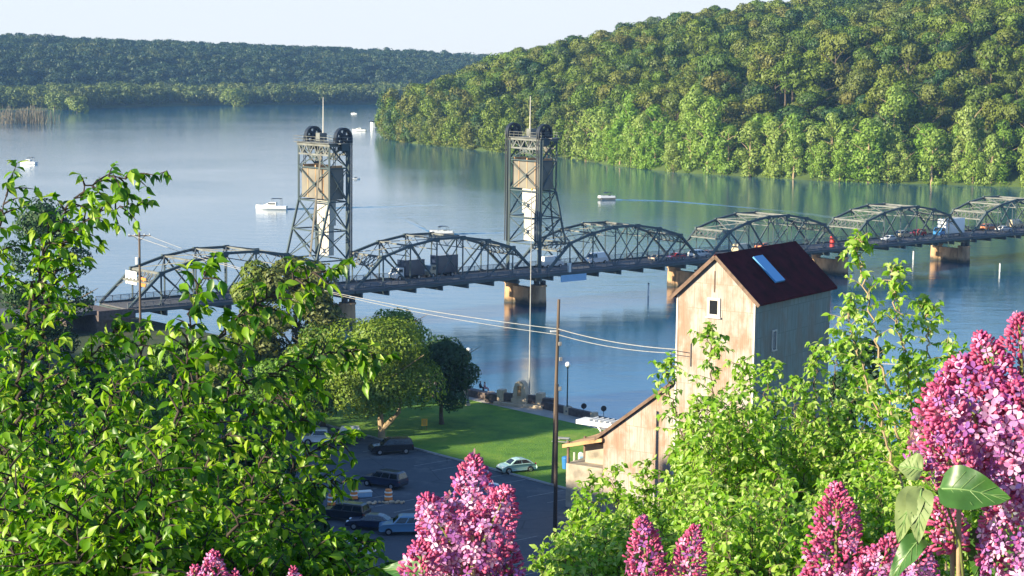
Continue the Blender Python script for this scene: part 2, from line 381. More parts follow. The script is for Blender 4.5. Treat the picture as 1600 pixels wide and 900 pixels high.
far_sheet('west_hill', -1250, 500, 1500, 2900, 14, west_h, SOIL)

# ------------------------------------------------------------------ trees made of leaf clumps
def crown_cards(seed, H, Rad, n, q, lobes=12, base=.3, flat_=1.0, fill=.12, lrs=(.30, .48), jit=.2):
    """clump cards on a set of lobes; returns verts (n*4,3)"""
    r = np.random.default_rng(seed)
    c0 = base*H; ch = H-c0
    L = []
    for i in range(lobes):
        u = r.uniform(0, 1); th = r.uniform(0, 6.283); zz = c0+ch*(.12+.76*u)
        env = Rad*math.sqrt(max(.05, 1-((u-.42)/.62)**2)); rad = env*math.sqrt(r.uniform(.1, .8))*.72
        lr = Rad*r.uniform(*lrs); L.append((rad*math.cos(th), rad*math.sin(th), min(zz, H-lr*.9), lr))
    L.append((0, 0, H-Rad*.42, Rad*.40)); L = np.array(L)
    w_ = L[:, 3]**2; k = r.choice(len(L), n, p=w_/w_.sum())
    d = r.normal(size=(n, 3)); d[:, 2] = d[:, 2]*.9+.15; d /= np.linalg.norm(d, axis=1)[:, None]
    rad = L[k, 3]*np.where(r.random(n) < fill, r.uniform(.2, .8, n), r.uniform(.86, 1.05, n))
    c = L[k, :3]+d*rad[:, None]*np.array([1, 1, .85*flat_])
    nn = d+r.normal(size=(n, 3))*jit; nn /= np.linalg.norm(nn, axis=1)[:, None]
    return cards(c, nn, q*r.uniform(.6, 1.3, n), r)
def cards(c, nn, q, r):
    n = len(c); a = r.normal(size=(n, 3)); a -= nn*(a*nn).sum(1)[:, None]; a /= np.linalg.norm(a, axis=1)[:, None]; b = np.cross(nn, a)
    q = np.asarray(q)[:, None]; asp = r.uniform(.55, .9, (n, 1))
    V = np.empty((n, 4, 3)); bend = nn*q*.18
    V[:, 0] = c-a*q*.6-bend; V[:, 1] = c-b*q*.5*asp; V[:, 2] = c+a*q*.6-bend; V[:, 3] = c+b*q*.5*asp
    return V
def trunk_mb(seed, H, Rad, base, fork=False, tr=None, limbs=6):
    r = random.Random(seed); b = MB(); tr = tr or H*.02+.06
    top = Vector((r.uniform(-.4, .4), r.uniform(-.4, .4), H*.8)); mid = Vector((r.uniform(-.3, .3), r.uniform(-.3, .3), H*base))
    b.tube([(0, 0, -.4), (0, 0, .15), mid*.5, mid, (mid+top)/2, top], [tr*1.7, tr*1.2, tr, tr*.9, tr*.5, tr*.15], 7)
    for i in range(limbs):
        u = r.uniform(.15, .8); p = mid.lerp(top, u); th = i*2.4+r.uniform(-.5, .5); l = Rad*r.uniform(.6, .95)
        e = p+Vector((math.cos(th)*l, math.sin(th)*l, l*r.uniform(.4, .9)))
        b.tube([p, p.lerp(e, .5)+Vector((0, 0, l*.08)), e], [tr*.45, tr*.25, tr*.06], 5)
    return b
def card_mesh(name, V, mat, parent=None, tint=None):
    n = len(V); return np_mesh(name, V.reshape(-1, 3), np.arange(n*4), np.full(n, 4), mat, parent, tint=tint)

FOREST_COLS = [(.020, .058, .014), (.078, .13, .007), (.12, .14, .012), (.062, .125, .008), (.135, .13, .022), (.10, .16, .007), (.022, .066, .018), (.145, .16, .022), (.108, .18, .009)]
SHORE_COLS = [(.17, .27, .03), (.13, .25, .015), (.21, .28, .05), (.17, .30, .02), (.24, .31, .07)]
M['forest_obj'] = foliage('forest_crown', FOREST_COLS, .12, 'object', .0)
M['shore_obj'] = foliage('shore_crown', SHORE_COLS, .25, 'object')
M['forest_att'] = foliage('forest_stuff', FOREST_COLS, .12, 'tint', .6, .014)
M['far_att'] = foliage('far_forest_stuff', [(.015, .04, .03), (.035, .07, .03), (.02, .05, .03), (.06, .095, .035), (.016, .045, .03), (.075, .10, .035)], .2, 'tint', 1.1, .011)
M['bare'] = foliage('reed_stems', [(.22, .17, .11), (.28, .23, .15), (.16, .15, .09)], .1)

rr = np.random.default_rng(5)
def in_view(x, y, z, mg=60):
    v = Vector((x, y, z))-CAM; dz = v.dot(fwd)
    if dz < 1: return False
    u = 800+F*v.dot(rt)/dz; vv = 450-F*v.dot(up)/dz
    return -mg < u < 1600+mg and -mg*2 < vv < 900+mg
def scatter(poly_h, x0, x1, y0, y1, sp, rmin):
    X = np.arange(x0, x1, sp); Y = np.arange(y0, y1, sp*.93); xx, yy = np.meshgrid(X, Y); xx = xx+(np.arange(len(Y)) % 2)[:, None]*sp/2
    xx = (xx+rr.uniform(-.5, .5, xx.shape)*sp).ravel(); yy = (yy+rr.uniform(-.5, .5, yy.shape)*sp).ravel()
    return xx, yy
# east hill
xx, yy = scatter(None, -130, 420, 690, 1500, 10.8, 5)
rd = seg_dist(xx, yy, EAST); zz = east_h(xx, yy); ok = rd > 3
spots = []
for x, y, z, r_ in zip(xx[ok], yy[ok], zz[ok], rd[ok]):
    if not in_view(x, y, z+8): continue
    # skip trees that sit well behind the crest
    cam_h = z+16; e = (cam_h-CZ)/y; hid = False
    for k in np.linspace(.55, .97, 12):
        yk = y*k; xk = x*k
        if (east_h(np.array(xk), np.array(yk))+9-CZ)/yk > e+.004: hid = True; break
    if not hid: spots.append((y, x, z, r_))
# a closer row right along the waterline
for i in range(12):
    a, c = Vector(EAST[i]), Vector(EAST[i+1])
    for k in range(int((c-a).length/6.5)):
        for off in (2.5, 8):
            q = a.lerp(c, (k+rr.random())*6.5/(c-a).length); nrm = Vector((-(c-a).y, (c-a).x)).normalized()
            q = q+nrm*(off+rr.uniform(-1.5, 1.5))
            if in_view(q.x, q.y, 6): spots.append((q.y, q.x, float(east_h(np.array(q.x), np.array(q.y))), 1.0))
spots.sort()
HOUSE = (spots and None)
hp = atY(1508, 62, 1040); hx, hy = hp.x, hp.y
spots = [s_ for s_ in spots if not (abs(s_[1]-hx) < 11 and -34 < s_[0]-hy < 9)]
print('east hill trees', len(spots))
variants = []
for i in range(7):
    H = rr.uniform(13, 17.5); Rd = rr.uniform(6.4, 9.2)
    V = crown_cards(100+i, H, Rd, int(30*Rd*Rd), .82, int(rr.integers(8, 16)), .15); variants.append((H, Rd, V))
shorev = []
for i in range(6):
    H = rr.uniform(15, 22); Rd = rr.uniform(5.0, 6.8)
    shorev.append((H, Rd, crown_cards(200+i, H, Rd, 2300, .8, 22, -.14, 1.1)))
protos = {}
GV = 'trees on the wooded hill across the river'; GS = 'pale green trees along the far river shore'
n_ind = 0; rest = []
for idx, (y, x, z, r_) in enumerate(spots):
    shore = r_ < 22
    lst = shorev if shore else variants
    k = int(rr.integers(len(lst))); sc = float(rr.uniform(.68, 1.3)); rz = float(rr.uniform(0, 6.28))
    if n_ind < 300:
        key = (shore, k)
        if key not in protos:
            H, Rd, V = lst[k]
            root = empty('shore_tree' if shore else 'hillside_tree')
            trunk_mb(k+30, H, Rd, .2).build('trunk', M['bark_pale'] if shore else M['bark'], root)
            card_mesh('crown', V, M['shore_obj'] if shore else M['forest_obj'], root)
            protos[key] = root; o = root
        else: o = copy_tree(protos[key])
        o.location = (x, y, z-.3); o.rotation_euler = (0, 0, rz); o.scale = (sc, sc, sc*float(rr.uniform(.8, 1.25)))
        v_ = Vector((x, y, z+6))-CAM; pxl = 800+F*v_.dot(rt)/v_.dot(fwd)
        where = next(wd for lim, wd in ((700, 'at the left tip of the wooded point'), (800, 'just left of the right lift tower'), (880, 'directly behind the right lift tower'), (1000, 'right of the right lift tower'), (1120, 'above the first span right of the tower'), (1240, 'above the span behind the elevator gable'), (1360, 'above the dark red roof'), (1480, 'above the span with the long white truck'), (9999, 'towards the right edge of the picture')) if pxl < lim)
        if shore: tag(o, 'pale yellow-green tree on the far waterline '+where, 'tree', GS+' '+where)
        else: tag(o, ('small' if sc < .88 else 'large' if sc > 1.12 else 'mid-sized')+' green tree low on the wooded hill '+where, 'tree', GV+' '+where)
        n_ind += 1
    else: rest.append((x, y, z, k, sc, rz, shore))
def merge_forest(name, items, vlist, mat, keep=1.0):
    Vs = []; T = []
    for (x, y, z, k, sc, rz, tn) in items:
        V = vlist[k][2] if k < 100 else shorev[k-100][2]
        if keep < 1: V = V[:int(len(V)*keep)]
        ca, sa = math.cos(rz), math.sin(rz); W = V*sc
        W = np.stack([W[..., 0]*ca-W[..., 1]*sa+x, W[..., 0]*sa+W[..., 1]*ca+y, W[..., 2]+z], -1)
        Vs.append(W); T.append(np.full(len(W), tn))
    return tag(card_mesh(name, np.concatenate(Vs), mat, tint=np.concatenate(T)), kind='stuff')
merge_forest('hilltop_woodland', [(x, y, z, (100+k if s_ else k), sc, rz, float(.55+.45*rr.random() if s_ else rr.random())) for (x, y, z, k, sc, rz, s_) in rest], variants, M['forest_att'], .8)
# west (far) woods: lowland belt and the bluff behind
xx, yy = scatter(None, -1000, 160, 1500, 2600, 12, 5)
rd = seg_dist(xx, yy, WEST); zz = west_h(xx, yy); ok = rd > 2
fv = [(0, 0, crown_cards(300+i, rr.uniform(13, 18), rr.uniform(8, 12), 480, 1.7, 14, .1)) for i in range(5)]
bl = []; lo = []
for x, y, z, r_ in zip(xx[ok], yy[ok], zz[ok], rd[ok]):
    if not in_view(x, y, z+8, 40) or r_ > 620: continue
    it = (x, y, z, int(rr.integers(5)), float(rr.uniform(.7, 1.15)), float(rr.uniform(0, 6.28)), float(rr.random()))
    (lo if r_ < 120 else bl).append(it)
print('far woods', len(bl), len(lo))
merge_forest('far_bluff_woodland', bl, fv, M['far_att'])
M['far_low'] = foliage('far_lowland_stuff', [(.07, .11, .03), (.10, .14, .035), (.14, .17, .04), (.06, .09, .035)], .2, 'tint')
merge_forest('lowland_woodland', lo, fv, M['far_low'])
# flooded shrubs and bare stems on the low island at the far left
M['shrub_yellow'] = foliage('island_shrub_leaf', [(.13, .19, .035), (.18, .22, .05)], .25)
for i, (px, py, H, Rd, lb) in enumerate([(85, 172, 15, 12, 'yellow-green flooded shrub left of two on the low island'), (120, 176, 13.5, 12, 'yellow-green flooded shrub right of two on the low island')]):
    p = at(px, py, .1); root = empty('island_shrub', p, 0, label=lb, cat='shrub', group='flooded shrubs on the island')
    trunk_mb(i+77, H, Rd, .1).build('trunk', M['bark'], root)
    card_mesh('crown', crown_cards(410+i, H, Rd, 1200, 1.6, 14, .02), M['shrub_yellow'], root)
p = at(366, 166, .2); root = empty('willow_tree', p, 0, label='rounded yellow-green willow in front of the dark far woods', cat='tree')
trunk_mb(5, 17, 13, .1).build('trunk', M['bark'], root); card_mesh('crown', crown_cards(430, 17, 15, 1500, 1.7, 15, .02), M['shrub_yellow'], root)
for i, (px, w_) in enumerate([(12, 8), (48, 17)]):
    p = at(px, 193, 0); b = MB(); r2 = random.Random(i)
    for k in range(260 if w_ > 10 else 90):
        a = r2.gauss(0, w_*.42); c = r2.uniform(-6, 6); hh = r2.uniform(4, 13)*(1-.4*abs(a)/w_); lx = r2.uniform(-1.6, 1.6)
        b.beam((a, c, -.2), (a+lx, c+r2.uniform(-1, 1), hh), .16)
    o = b.build('bare_thicket', M['bare']); o.location = p
    tag(o, 'narrow clump of bare grey-brown stems at the left edge of the water' if i == 0 else 'wide clump of bare grey-brown stems standing in the far water', 'thicket')
# house in its clearing on the hill
hz = ground = float(east_h(np.array(hx), np.array(hy)))
root = empty('hill_house', (hx, hy, hz-1), R(20), label='pale house half hidden by trees high on the wooded hill', cat='house')
MB().box((0, 0, 3.5), (13, 8, 7)).build('wall', M['white'], root)
b = MB(); b.prism([(-4.6, 6.9), (4.6, 6.9), (0, 10)], -7, 7, 'x'); b.build('roof', M['black'], root)
for xw in (-4, 0, 4): MB().box((xw, -4.02, 4), (1.4, .1, 1.6)).build('window', M['window_dark'], root)

# ------------------------------------------------------------------ the air
mt = bpy.data.materials.new('haze_air'); mt.use_nodes = True; t = mt.node_tree; t.nodes.remove(t.nodes['Principled BSDF'])
pv = t.nodes.new('ShaderNodeVolumePrincipled'); pv.inputs['Color'].default_value = (.30, .56, 1, 1); pv.inputs['Density'].default_value = .00009; pv.inputs['Anisotropy'].default_value = .1
t.links.new(pv.outputs[0], t.nodes['Material Output'].inputs['Volume'])
b = MB(); b.box((0, 1450, 77), (3060, 4000, 168)); tag(b.build('haze', mt), kind='stuff')
# ------------------------------------------------------------------ the lift bridge
# local frame: x along the bridge (away), y across (+y = upstream truss), z up; deck top at z = 6.6
BZ = 6.3; PP = 44.87; LS = 42.47; PA = LS/7; WB = 9.3
BR = empty('lift_bridge', (-61.46, 300.85, 0), math.atan2(D.y, D.x), label='long steel truss bridge with two lift towers crossing the river', cat='bridge')
HT = [0, 5.35, 7.0, 7.9, 7.9, 7.0, 5.35, 0]
def truss_span(n):
    x0 = n*PP
    b = MB()
    for y in (0, WB):
        J = [(x0+k*PA, y, BZ) for k in range(8)]; U = [(x0+k*PA, y, BZ+HT[k]) for k in range(8)]
        for k in range(7):
            b.beam(J[k], J[k+1], .32, .5); b.beam(U[k] if k else J[0], U[k+1] if k < 6 else J[7], .46, .42)
        for k in range(1, 7):
            b.beam(J[k], U[k], .22, .26)
            b.box((U[k][0], y, U[k][2]-.1), (1.0, .5, .8)); b.box((J[k][0], y, BZ+.1), (.9, .46, .7))
        for k in range(1, 6):
            if k < 3: b.beam(U[k], J[k+1], .26)
            elif k == 3: b.beam(U[3], J[4], .14); b.beam(U[4], J[3], .14)
            else: b.beam(U[k+1], J[k], .26)
        b.beam(U[2], (x0+1.0*PA, y, BZ+.2), .1); b.beam(U[5], (x0+6*PA, y, BZ+.2), .1)
    o = b.build('truss_span', M['steel'], BR)
    # sway and top lateral bracing
    b = MB()
    for k in range(1, 7):
        z = BZ+HT[k]
        b.beam((x0+k*PA, 0, z), (x0+k*PA, WB, z), .24, .28)
        if k > 1 and k < 6:
            b.beam((x0+k*PA, 0, z-1.9), (x0+k*PA, WB, z-1.9), .14)
            for j in range(4):
                ya, yb = WB*j/4, WB*(j+1)/4
                b.beam((x0+k*PA, ya, z if j % 2 else z-1.9), (x0+k*PA, yb, z-1.9 if j % 2 else z), .09)
        if k < 6:
            z2 = BZ+HT[k+1]
            b.beam((x0+k*PA, 0, z), (x0+(k+1)*PA, WB, z2), .14); b.beam((x0+k*PA, WB, z), (x0+(k+1)*PA, 0, z2), .14)
    b.build('sway_bracing', M['steel_pale'], o)
    for xe, s in ((x0+PA, -1), (x0+6*PA, 1)):
        b = MB(); zt = BZ+HT[1]-.1; zb = zt-1.5; f = (HT[1]-1.5)/HT[1]
        def pt(y, z): return (xe+s*(BZ+HT[1]-z)*PA/HT[1], y, z)
        b.beam(pt(0, zt), pt(WB, zt), .3, .26); b.beam(pt(0, zb), pt(WB, zb), .3, .26)
        for j in range(8):
            b.beam(pt(WB*j/8, zb), pt(WB*(j+1)/8, zt), .15); b.beam(pt(WB*j/8, zt), pt(WB*(j+1)/8, zb), .15)
        for y, q in ((0, 1), (WB, -1)): b.beam(pt(y, zb-1.3), pt(y+q*1.5, zb), .12)
        b.build('portal_brace', M['steel_pale'], o)
    b = MB()
    b.box((x0+LS/2, WB/2, BZ-.12), (LS-.1, WB-.9, .24))
    b.build('deck_slab', M['deck'], o)
    b = MB()
    for k in range(8):
        xx_ = x0+k*PA+(.25 if k == 0 else (-.25 if k == 7 else 0)); b.box((xx_, WB/2-.6, BZ-.85), (.28, WB+2.2, 1.0))
    for y in (1.6, 3.6, 5.6, 7.6): b.box((x0+LS/2, y, BZ-.5), (LS-.8, .2, .5))
    b.box((x0+LS/2, -1.55, BZ-.28), (LS+2.2, .14, .5))
    b.build('floor_beam', M['steel_pale'] if False else M['steel'], o)
    b = MB(); b.box((x0+LS/2, -1.0, BZ-.02), (LS+2.2, 1.3, .1)); b.build('footway', M['deck'], o)
    for y, gap in ((-1.62, 0), (WB-.45, 0)):
        b = MB(); a, e = x0-1, x0+LS+1.2
        for z in (.25, 1.15): b.beam((a, y, BZ+z), (e, y, BZ+z), .08, .09)
        for z in (.48, .7, .92): b.beam((a, y, BZ+z), (e, y, BZ+z), .03, .05)
        nn = int((e-a)/1.5)
        for i in range(nn+1): xq = a+(e-a)*i/nn; b.beam((xq, y, BZ), (xq, y, BZ+1.2), .09)
        m_ = int((e-a)/.3)
        for i in range(m_): xq = a+(e-a)*i/m_; b.beam((xq, y, BZ+.25), (xq+.3, y, BZ+1.15), .02)
        b.build('railing', M['rail'], o)
    return o
SPANS = [truss_span(n) for n in range(0, 8)]
# joint cover plates between spans and a heavy joint beam over every pier
for n in range(1, 8):
    x = n*PP
    b = MB(); b.box((x-(PP-LS)/2, WB/2, BZ-.14), (PP-LS-.1, WB-.8, .2)); b.build('joint_plate', M['deck'], BR)
    # pier: two round-ended shafts with a wall between
    b = MB(); xc = x-(PP-LS)/2
    for y in (.7, WB-.7): b.tube([(xc, y, -6), (xc, y, 0), (xc, y, 3.7)], [1.6, 1.5, 1.35], 20)
    b.box((xc, WB/2, -1.0), (1.5, WB-2.4, 8.6))
    b.tube([(xc, .7, 3.7), (xc, .7, 4.0)], [1.55, 1.55], 20); b.tube([(xc, WB-.7, 3.7), (xc, WB-.7, 4.0)], [1.55, 1.55], 20)
    pr = b.build('pier', M['pier'], BR)
    for y in (.45, WB-.45):
        for dx in (-.8, .8): MB().box((xc+dx, y, 4.42), (.8, .8, .84)).build('bearing', M['black'], pr)
b = MB(); b.box((-3.4, WB/2, 1.6), (6, WB+3, 8.6)); b.box((-3.4, -2.2, 5.9), (6.4, .5, 1.6)); b.box((-3.4, WB+2, 5.9), (6.4, .5, 1.6))
b.build('abutment', M['stone_dark'], BR)
b = MB(); b.box((-36, WB/2, 6.3), (60, WB+1.5, .6)); b.build('approach_road', M['deck'], BR)

def lift_tower(xf, s, n):
    """xf: x of the front legs (lift span side); s: +1 tower leans back towards +x"""
    TZ = BZ+25.3; ZF = BZ+15.5; B1 = 3.9; B0 = 6.6
    def bx(z): return xf+s*(B1 if z >= ZF else B1+(B0-B1)*(ZF-z)/(ZF-BZ-5.3))
    b = MB()
    for y in (0, WB):
        b.beam((xf, y, BZ-1), (xf, y, TZ), .62, .5)
        b.beam((bx(TZ), y, TZ), (bx(ZF), y, ZF), .3, .3); b.beam((bx(ZF), y, ZF), (bx(BZ+5.3), y, BZ+5.3), .3, .34)
        lv = [BZ+5.3, BZ+10.4, ZF, BZ+21.3, TZ]
        for i, z in enumerate(lv):
            b.beam((xf, y, z), (bx(z), y, z), .18, .22)
            if i < 4:
                z2 = lv[i+1]; b.beam((xf, y, z), (bx(z2), y, z2), .22); b.beam((xf, y, z2), (bx(z), y, z), .10)
    for xx_, th in ((xf, .14), (None, .16)):
        for i in range(4):
            lv = [BZ+5.3, BZ+10.4, ZF, BZ+21.3, TZ]; z, z2 = lv[i], lv[i+1]
            xa = xx_ if xx_ is not None else bx(z); xb = xx_ if xx_ is not None else bx(z2)
            b.beam((xa, 0, z), (xb, WB, z2), th); b.beam((xa, WB, z), (xb, 0, z2), th); b.beam((xa, 0, z), (xa, WB, z), th+.06, .22)
            b.box(((xa+xb)/2, WB/2, (z+z2)/2), (.12, .7, .7))
    tw = b.build('lift_tower', M['steel'], BR)
    # top girders with open-web panels and the platform
    b = MB()
    for xx_ in (xf, xf+s*B1):
        b.beam((xx_, -.3, TZ), (xx_, WB+.3, TZ), .35, .4); b.beam((xx_, 0, TZ-1.7), (xx_, WB, TZ-1.7), .2, .3)
        for j in range(8):
            b.beam((xx_, WB*j/8, TZ-1.7 if j % 2 else TZ), (xx_, WB*(j+1)/8, TZ if j % 2 else TZ-1.7), .18)
            if j % 2: b.beam((xx_, WB*j/8, TZ), (xx_, WB*j/8, TZ-1.7), .12)
        for j in range(4):      # arched bracket band below
            y0 = WB*(.3+.1*j); b.tube([(xx_, y0+.45*math.cos(a), TZ-2.3+.45*math.sin(a)) for a in np.linspace(0, 6.28, 9)], .09, 4)
    for y in (0, WB): b.beam((xf-.3*s, y, TZ), (xf+s*(B1+.2), y, TZ), .4, .5)
    b.build('tower_top_girder', M['steel_pale'], tw)
    b = MB(); b.box((xf+s*B1/2, WB/2, TZ+.34), (B1+1.2, WB+1.2, .12)); b.box((xf+s*B1/2, -1.0, TZ+.34), (1.4, 1.2, .12))
    b.build('platform', M['steel_pale'], tw)
    b = MB(); xa, xb = xf-.6*s, xf+s*(B1+.6)
    for z in (.9, 1.4):
        for y in (-.6, WB+.6): b.beam((xa, y, TZ+z), (xb, y, TZ+z), .06)
        for x in (xa, xb): b.beam((x, -.6, TZ+z), (x, WB+.6, TZ+z), .06)
    for i in range(9):
        for x in (xa, xb): y = -.6+(WB+1.2)*i/8; b.beam((x, y, TZ+.4), (x, y, TZ+1.4), .05)
    b.build('guard_rail', M['steel_pale'], tw)
    b = MB(); b.tube([(xf+s*1.6, WB*.55, TZ+.4), (xf+s*1.6, WB*.55, TZ+8.2)], [.13, .05], 8)
    b.build('mast', M['cream'], tw)
    b = MB(); b.box((xf+s*2, WB*.55, TZ+1.3), (1.5, 1.2, 1.4)); b.build('machinery_cabin', M['steel_pale'], tw)
    for y in (.15, WB-.15):    # cable sheaves
        cx, cz, rr_ = xf+s*.9, TZ+1.35, 1.72; b = MB()
        N = 28; ring = []
        for rad, yy_ in ((rr_, -.42), (rr_, .42), (rr_-.4, .42), (rr_-.4, -.42)):
            ring.append([(cx+rad*math.cos(2*math.pi*i/N), y+yy_, cz+rad*math.sin(2*math.pi*i/N)) for i in range(N)])
        vs = sum(ring, []); fs = []
        for q in range(4):
            for i in range(N): j = (i+1) % N; p = (q+1) % 4; fs.append((q*N+i, q*N+j, p*N+j, p*N+i))
        b.add(vs, fs)
        for i in range(6):
            a = i*math.pi/3+.2; b.beam((cx, y, cz), (cx+(rr_-.3)*math.cos(a), y, cz+(rr_-.3)*math.sin(a)), .5, .42, (0, 1, 0))
        b.tube([(cx, y-.5, cz), (cx, y+.5, cz)], .55, 12)
        wh = b.build('sheave_wheel', M['black'], tw)
        # cover shroud over the outer half and bearing stand
        b = MB()
        for i in range(-2, 9):
            a = math.pi/2 + s*(i-1)*.22*1.0
            a2 = a+s*.22
            b.beam((cx+1.9*math.cos(a), y-.5, cz+1.9*math.sin(a)), (cx+1.9*math.cos(a), y+.5, cz+1.9*math.sin(a)), .42, .06, (math.cos(a), 0, math.sin(a)))
        b.box((cx, y, TZ-.2), (1.4, 1.2, 1.5))
        b.build('sheave_housing', M['black'], wh) if False else None
        b = MB(); b.box((cx, y, TZ-.3), (1.5, 1.3, 1.4)); b.build('bearing_stand', M['steel'], tw)
        b = MB()
        for dy in (-.25, .25):
            b.tube([(xf-s*.8, y+dy, TZ+1.3), (xf-s*.8, y+dy, BZ+5.6)], .12, 6)
            b.tube([(xf+s*2.75, y+dy, TZ+1.3), (xf+s*2.75, y+dy, BZ+21.5)], .07, 6)
        b.build('lifting_cable', M['black'], tw)
    b = MB(); b.box((xf+s*(B1/2+.1), WB/2, BZ+18.6), (B1-1.0, WB-.7, 5.4), bev=.05)
    cw = b.build('counterweight', M['counterweight'], tw)
    b = MB()
    for y in (1.0, WB/2, WB-1): b.box((xf+s*(B1/2+.1), y, BZ+21.5), (B1-.8, .25, .5))
    for y in (2.3, WB/2, WB-2.3): b.box((xf+s*(B1/2+.1)-(B1-.96)/2, y, BZ+18.6), (.12, .14, 5.2))
    b.build('counterweight_strap', M['concrete_warm'], cw)
    # tall pale sheet-clad shaft under the counterweight
    b = MB(); b.box((xf+s*1.5, WB*.46, BZ+13.6), (1.2, 4.0, 4.8)); b.box((xf+s*1.5, WB*.46, BZ+8.6), (1.2, 2.9, 5.4), bev=.03)
    sh = b.build('clad_shaft', M['cream'], tw)
    b = MB()
    for k in range(5): b.box((xf+s*1.5-.62, WB*.46-1.2+k*.6, BZ+10.4), (.05, .06, 8.2))
    b.build('panel_rib', M['counterweight'], sh)
    b = MB(); b.beam((bx(TZ)-s*.4, WB*.3, TZ), (bx(BZ+6)-s*.4, WB*.3, BZ+6), .3, .3)
    b.build('ladder_rail', M['counterweight'], tw)
    return tw
lift_tower(2*PP-1.7, 1, 2)
lift_tower(LS+.7, -1, 1)
# boards mounted on the portal of the first span and under the deck
b = MB(); b.box((4.6, WB-2.2, BZ+4.1), (.15, 3.6, 2.2), bev=.04); b.build('portal_board', M['white'], BR)
b = MB(); b.box((4.6, 3.2, BZ+3.7), (.15, 1.9, 1.5), bev=.04); b.build('warning_board', M['sign_orange'], BR)
b = MB(); b.box((2*PP+5.4, -1.9, BZ-1.1), (6.6, .12, 1.3)); nb = b.build('navigation_board', M['sign_blue'], BR)
tag(nb, 'pale blue board hung below the deck')
b = MB(); b.box((2*PP+4.6, -1.5, BZ+.75), (.5, .5, 1.5)); b.box((2*PP+4.6, -1.5, BZ+1.62), (.65, .65, .2)); b.build('signal_box', M['white'], BR)

# ------------------------------------------------------------------ vehicles
CARPAINT = {}
def paint_mat(name, col):
    if name not in CARPAINT:
        mt, t, N, L, b = nodes('paint_'+name)
        b.inputs['Base Color'].default_value = (*col, 1); b.inputs['Roughness'].default_value = .35; b.inputs['Coat Weight'].default_value = .8; b.inputs['Coat Roughness'].default_value = .08
        CARPAINT[name] = mt
    return CARPAINT[name]
PROF = {  # body outline (x, z), x forward; greenhouse outline separately
 'beetle': (4.1, 1.72, [(-2.0, .32), (-2.05, .55), (-1.95, .78), (-1.65, .93), (-1.25, .98), (1.0, .95), (1.55, .88), (1.95, .68), (2.03, .45), (1.95, .3)],
            [(-1.75, .9), (-1.35, 1.2), (-.75, 1.44), (-.15, 1.5), (.35, 1.42), (.8, 1.15), (1.1, .92)]),
 'suv': (4.8, 1.9, [(-2.35, .4), (-2.4, .7), (-2.36, 1.08), (1.0, 1.06), (2.1, .98), (2.36, .8), (2.4, .5), (2.3, .36)],
            [(-2.32, 1.04), (-2.15, 1.62), (-1.9, 1.72), (.2, 1.74), (.5, 1.66), (1.15, 1.04)]),
 'sedan': (4.7, 1.8, [(-2.3, .35), (-2.35, .65), (-2.25, .92), (-1.5, .96), (1.0, .92), (2.0, .8), (2.3, .6), (2.3, .35)],
            [(-1.75, .93), (-1.1, 1.35), (-.7, 1.43), (.2, 1.43), (1.1, .9)]),
 'pickup': (5.6, 1.95, [(-2.75, .5), (-2.78, .75), (-2.74, 1.1), (-.5, 1.1), (1.4, 1.1), (2.5, 1.04), (2.75, .85), (2.78, .5), (2.6, .42)],
            [(-.55, 1.08), (-.45, 1.75), (-.2, 1.82), (.75, 1.82), (.95, 1.76), (1.45, 1.08)]),
 'van': (5.2, 2.0, [(-2.55, .45), (-2.6, .8), (-2.58, 1.2), (1.5, 1.2), (2.3, 1.05), (2.55, .85), (2.58, .5), (2.5, .4)],
            [(-2.55, 1.18), (-2.48, 2.1), (-2.35, 2.22), (1.0, 2.22), (1.25, 2.12), (1.95, 1.16)]),
}
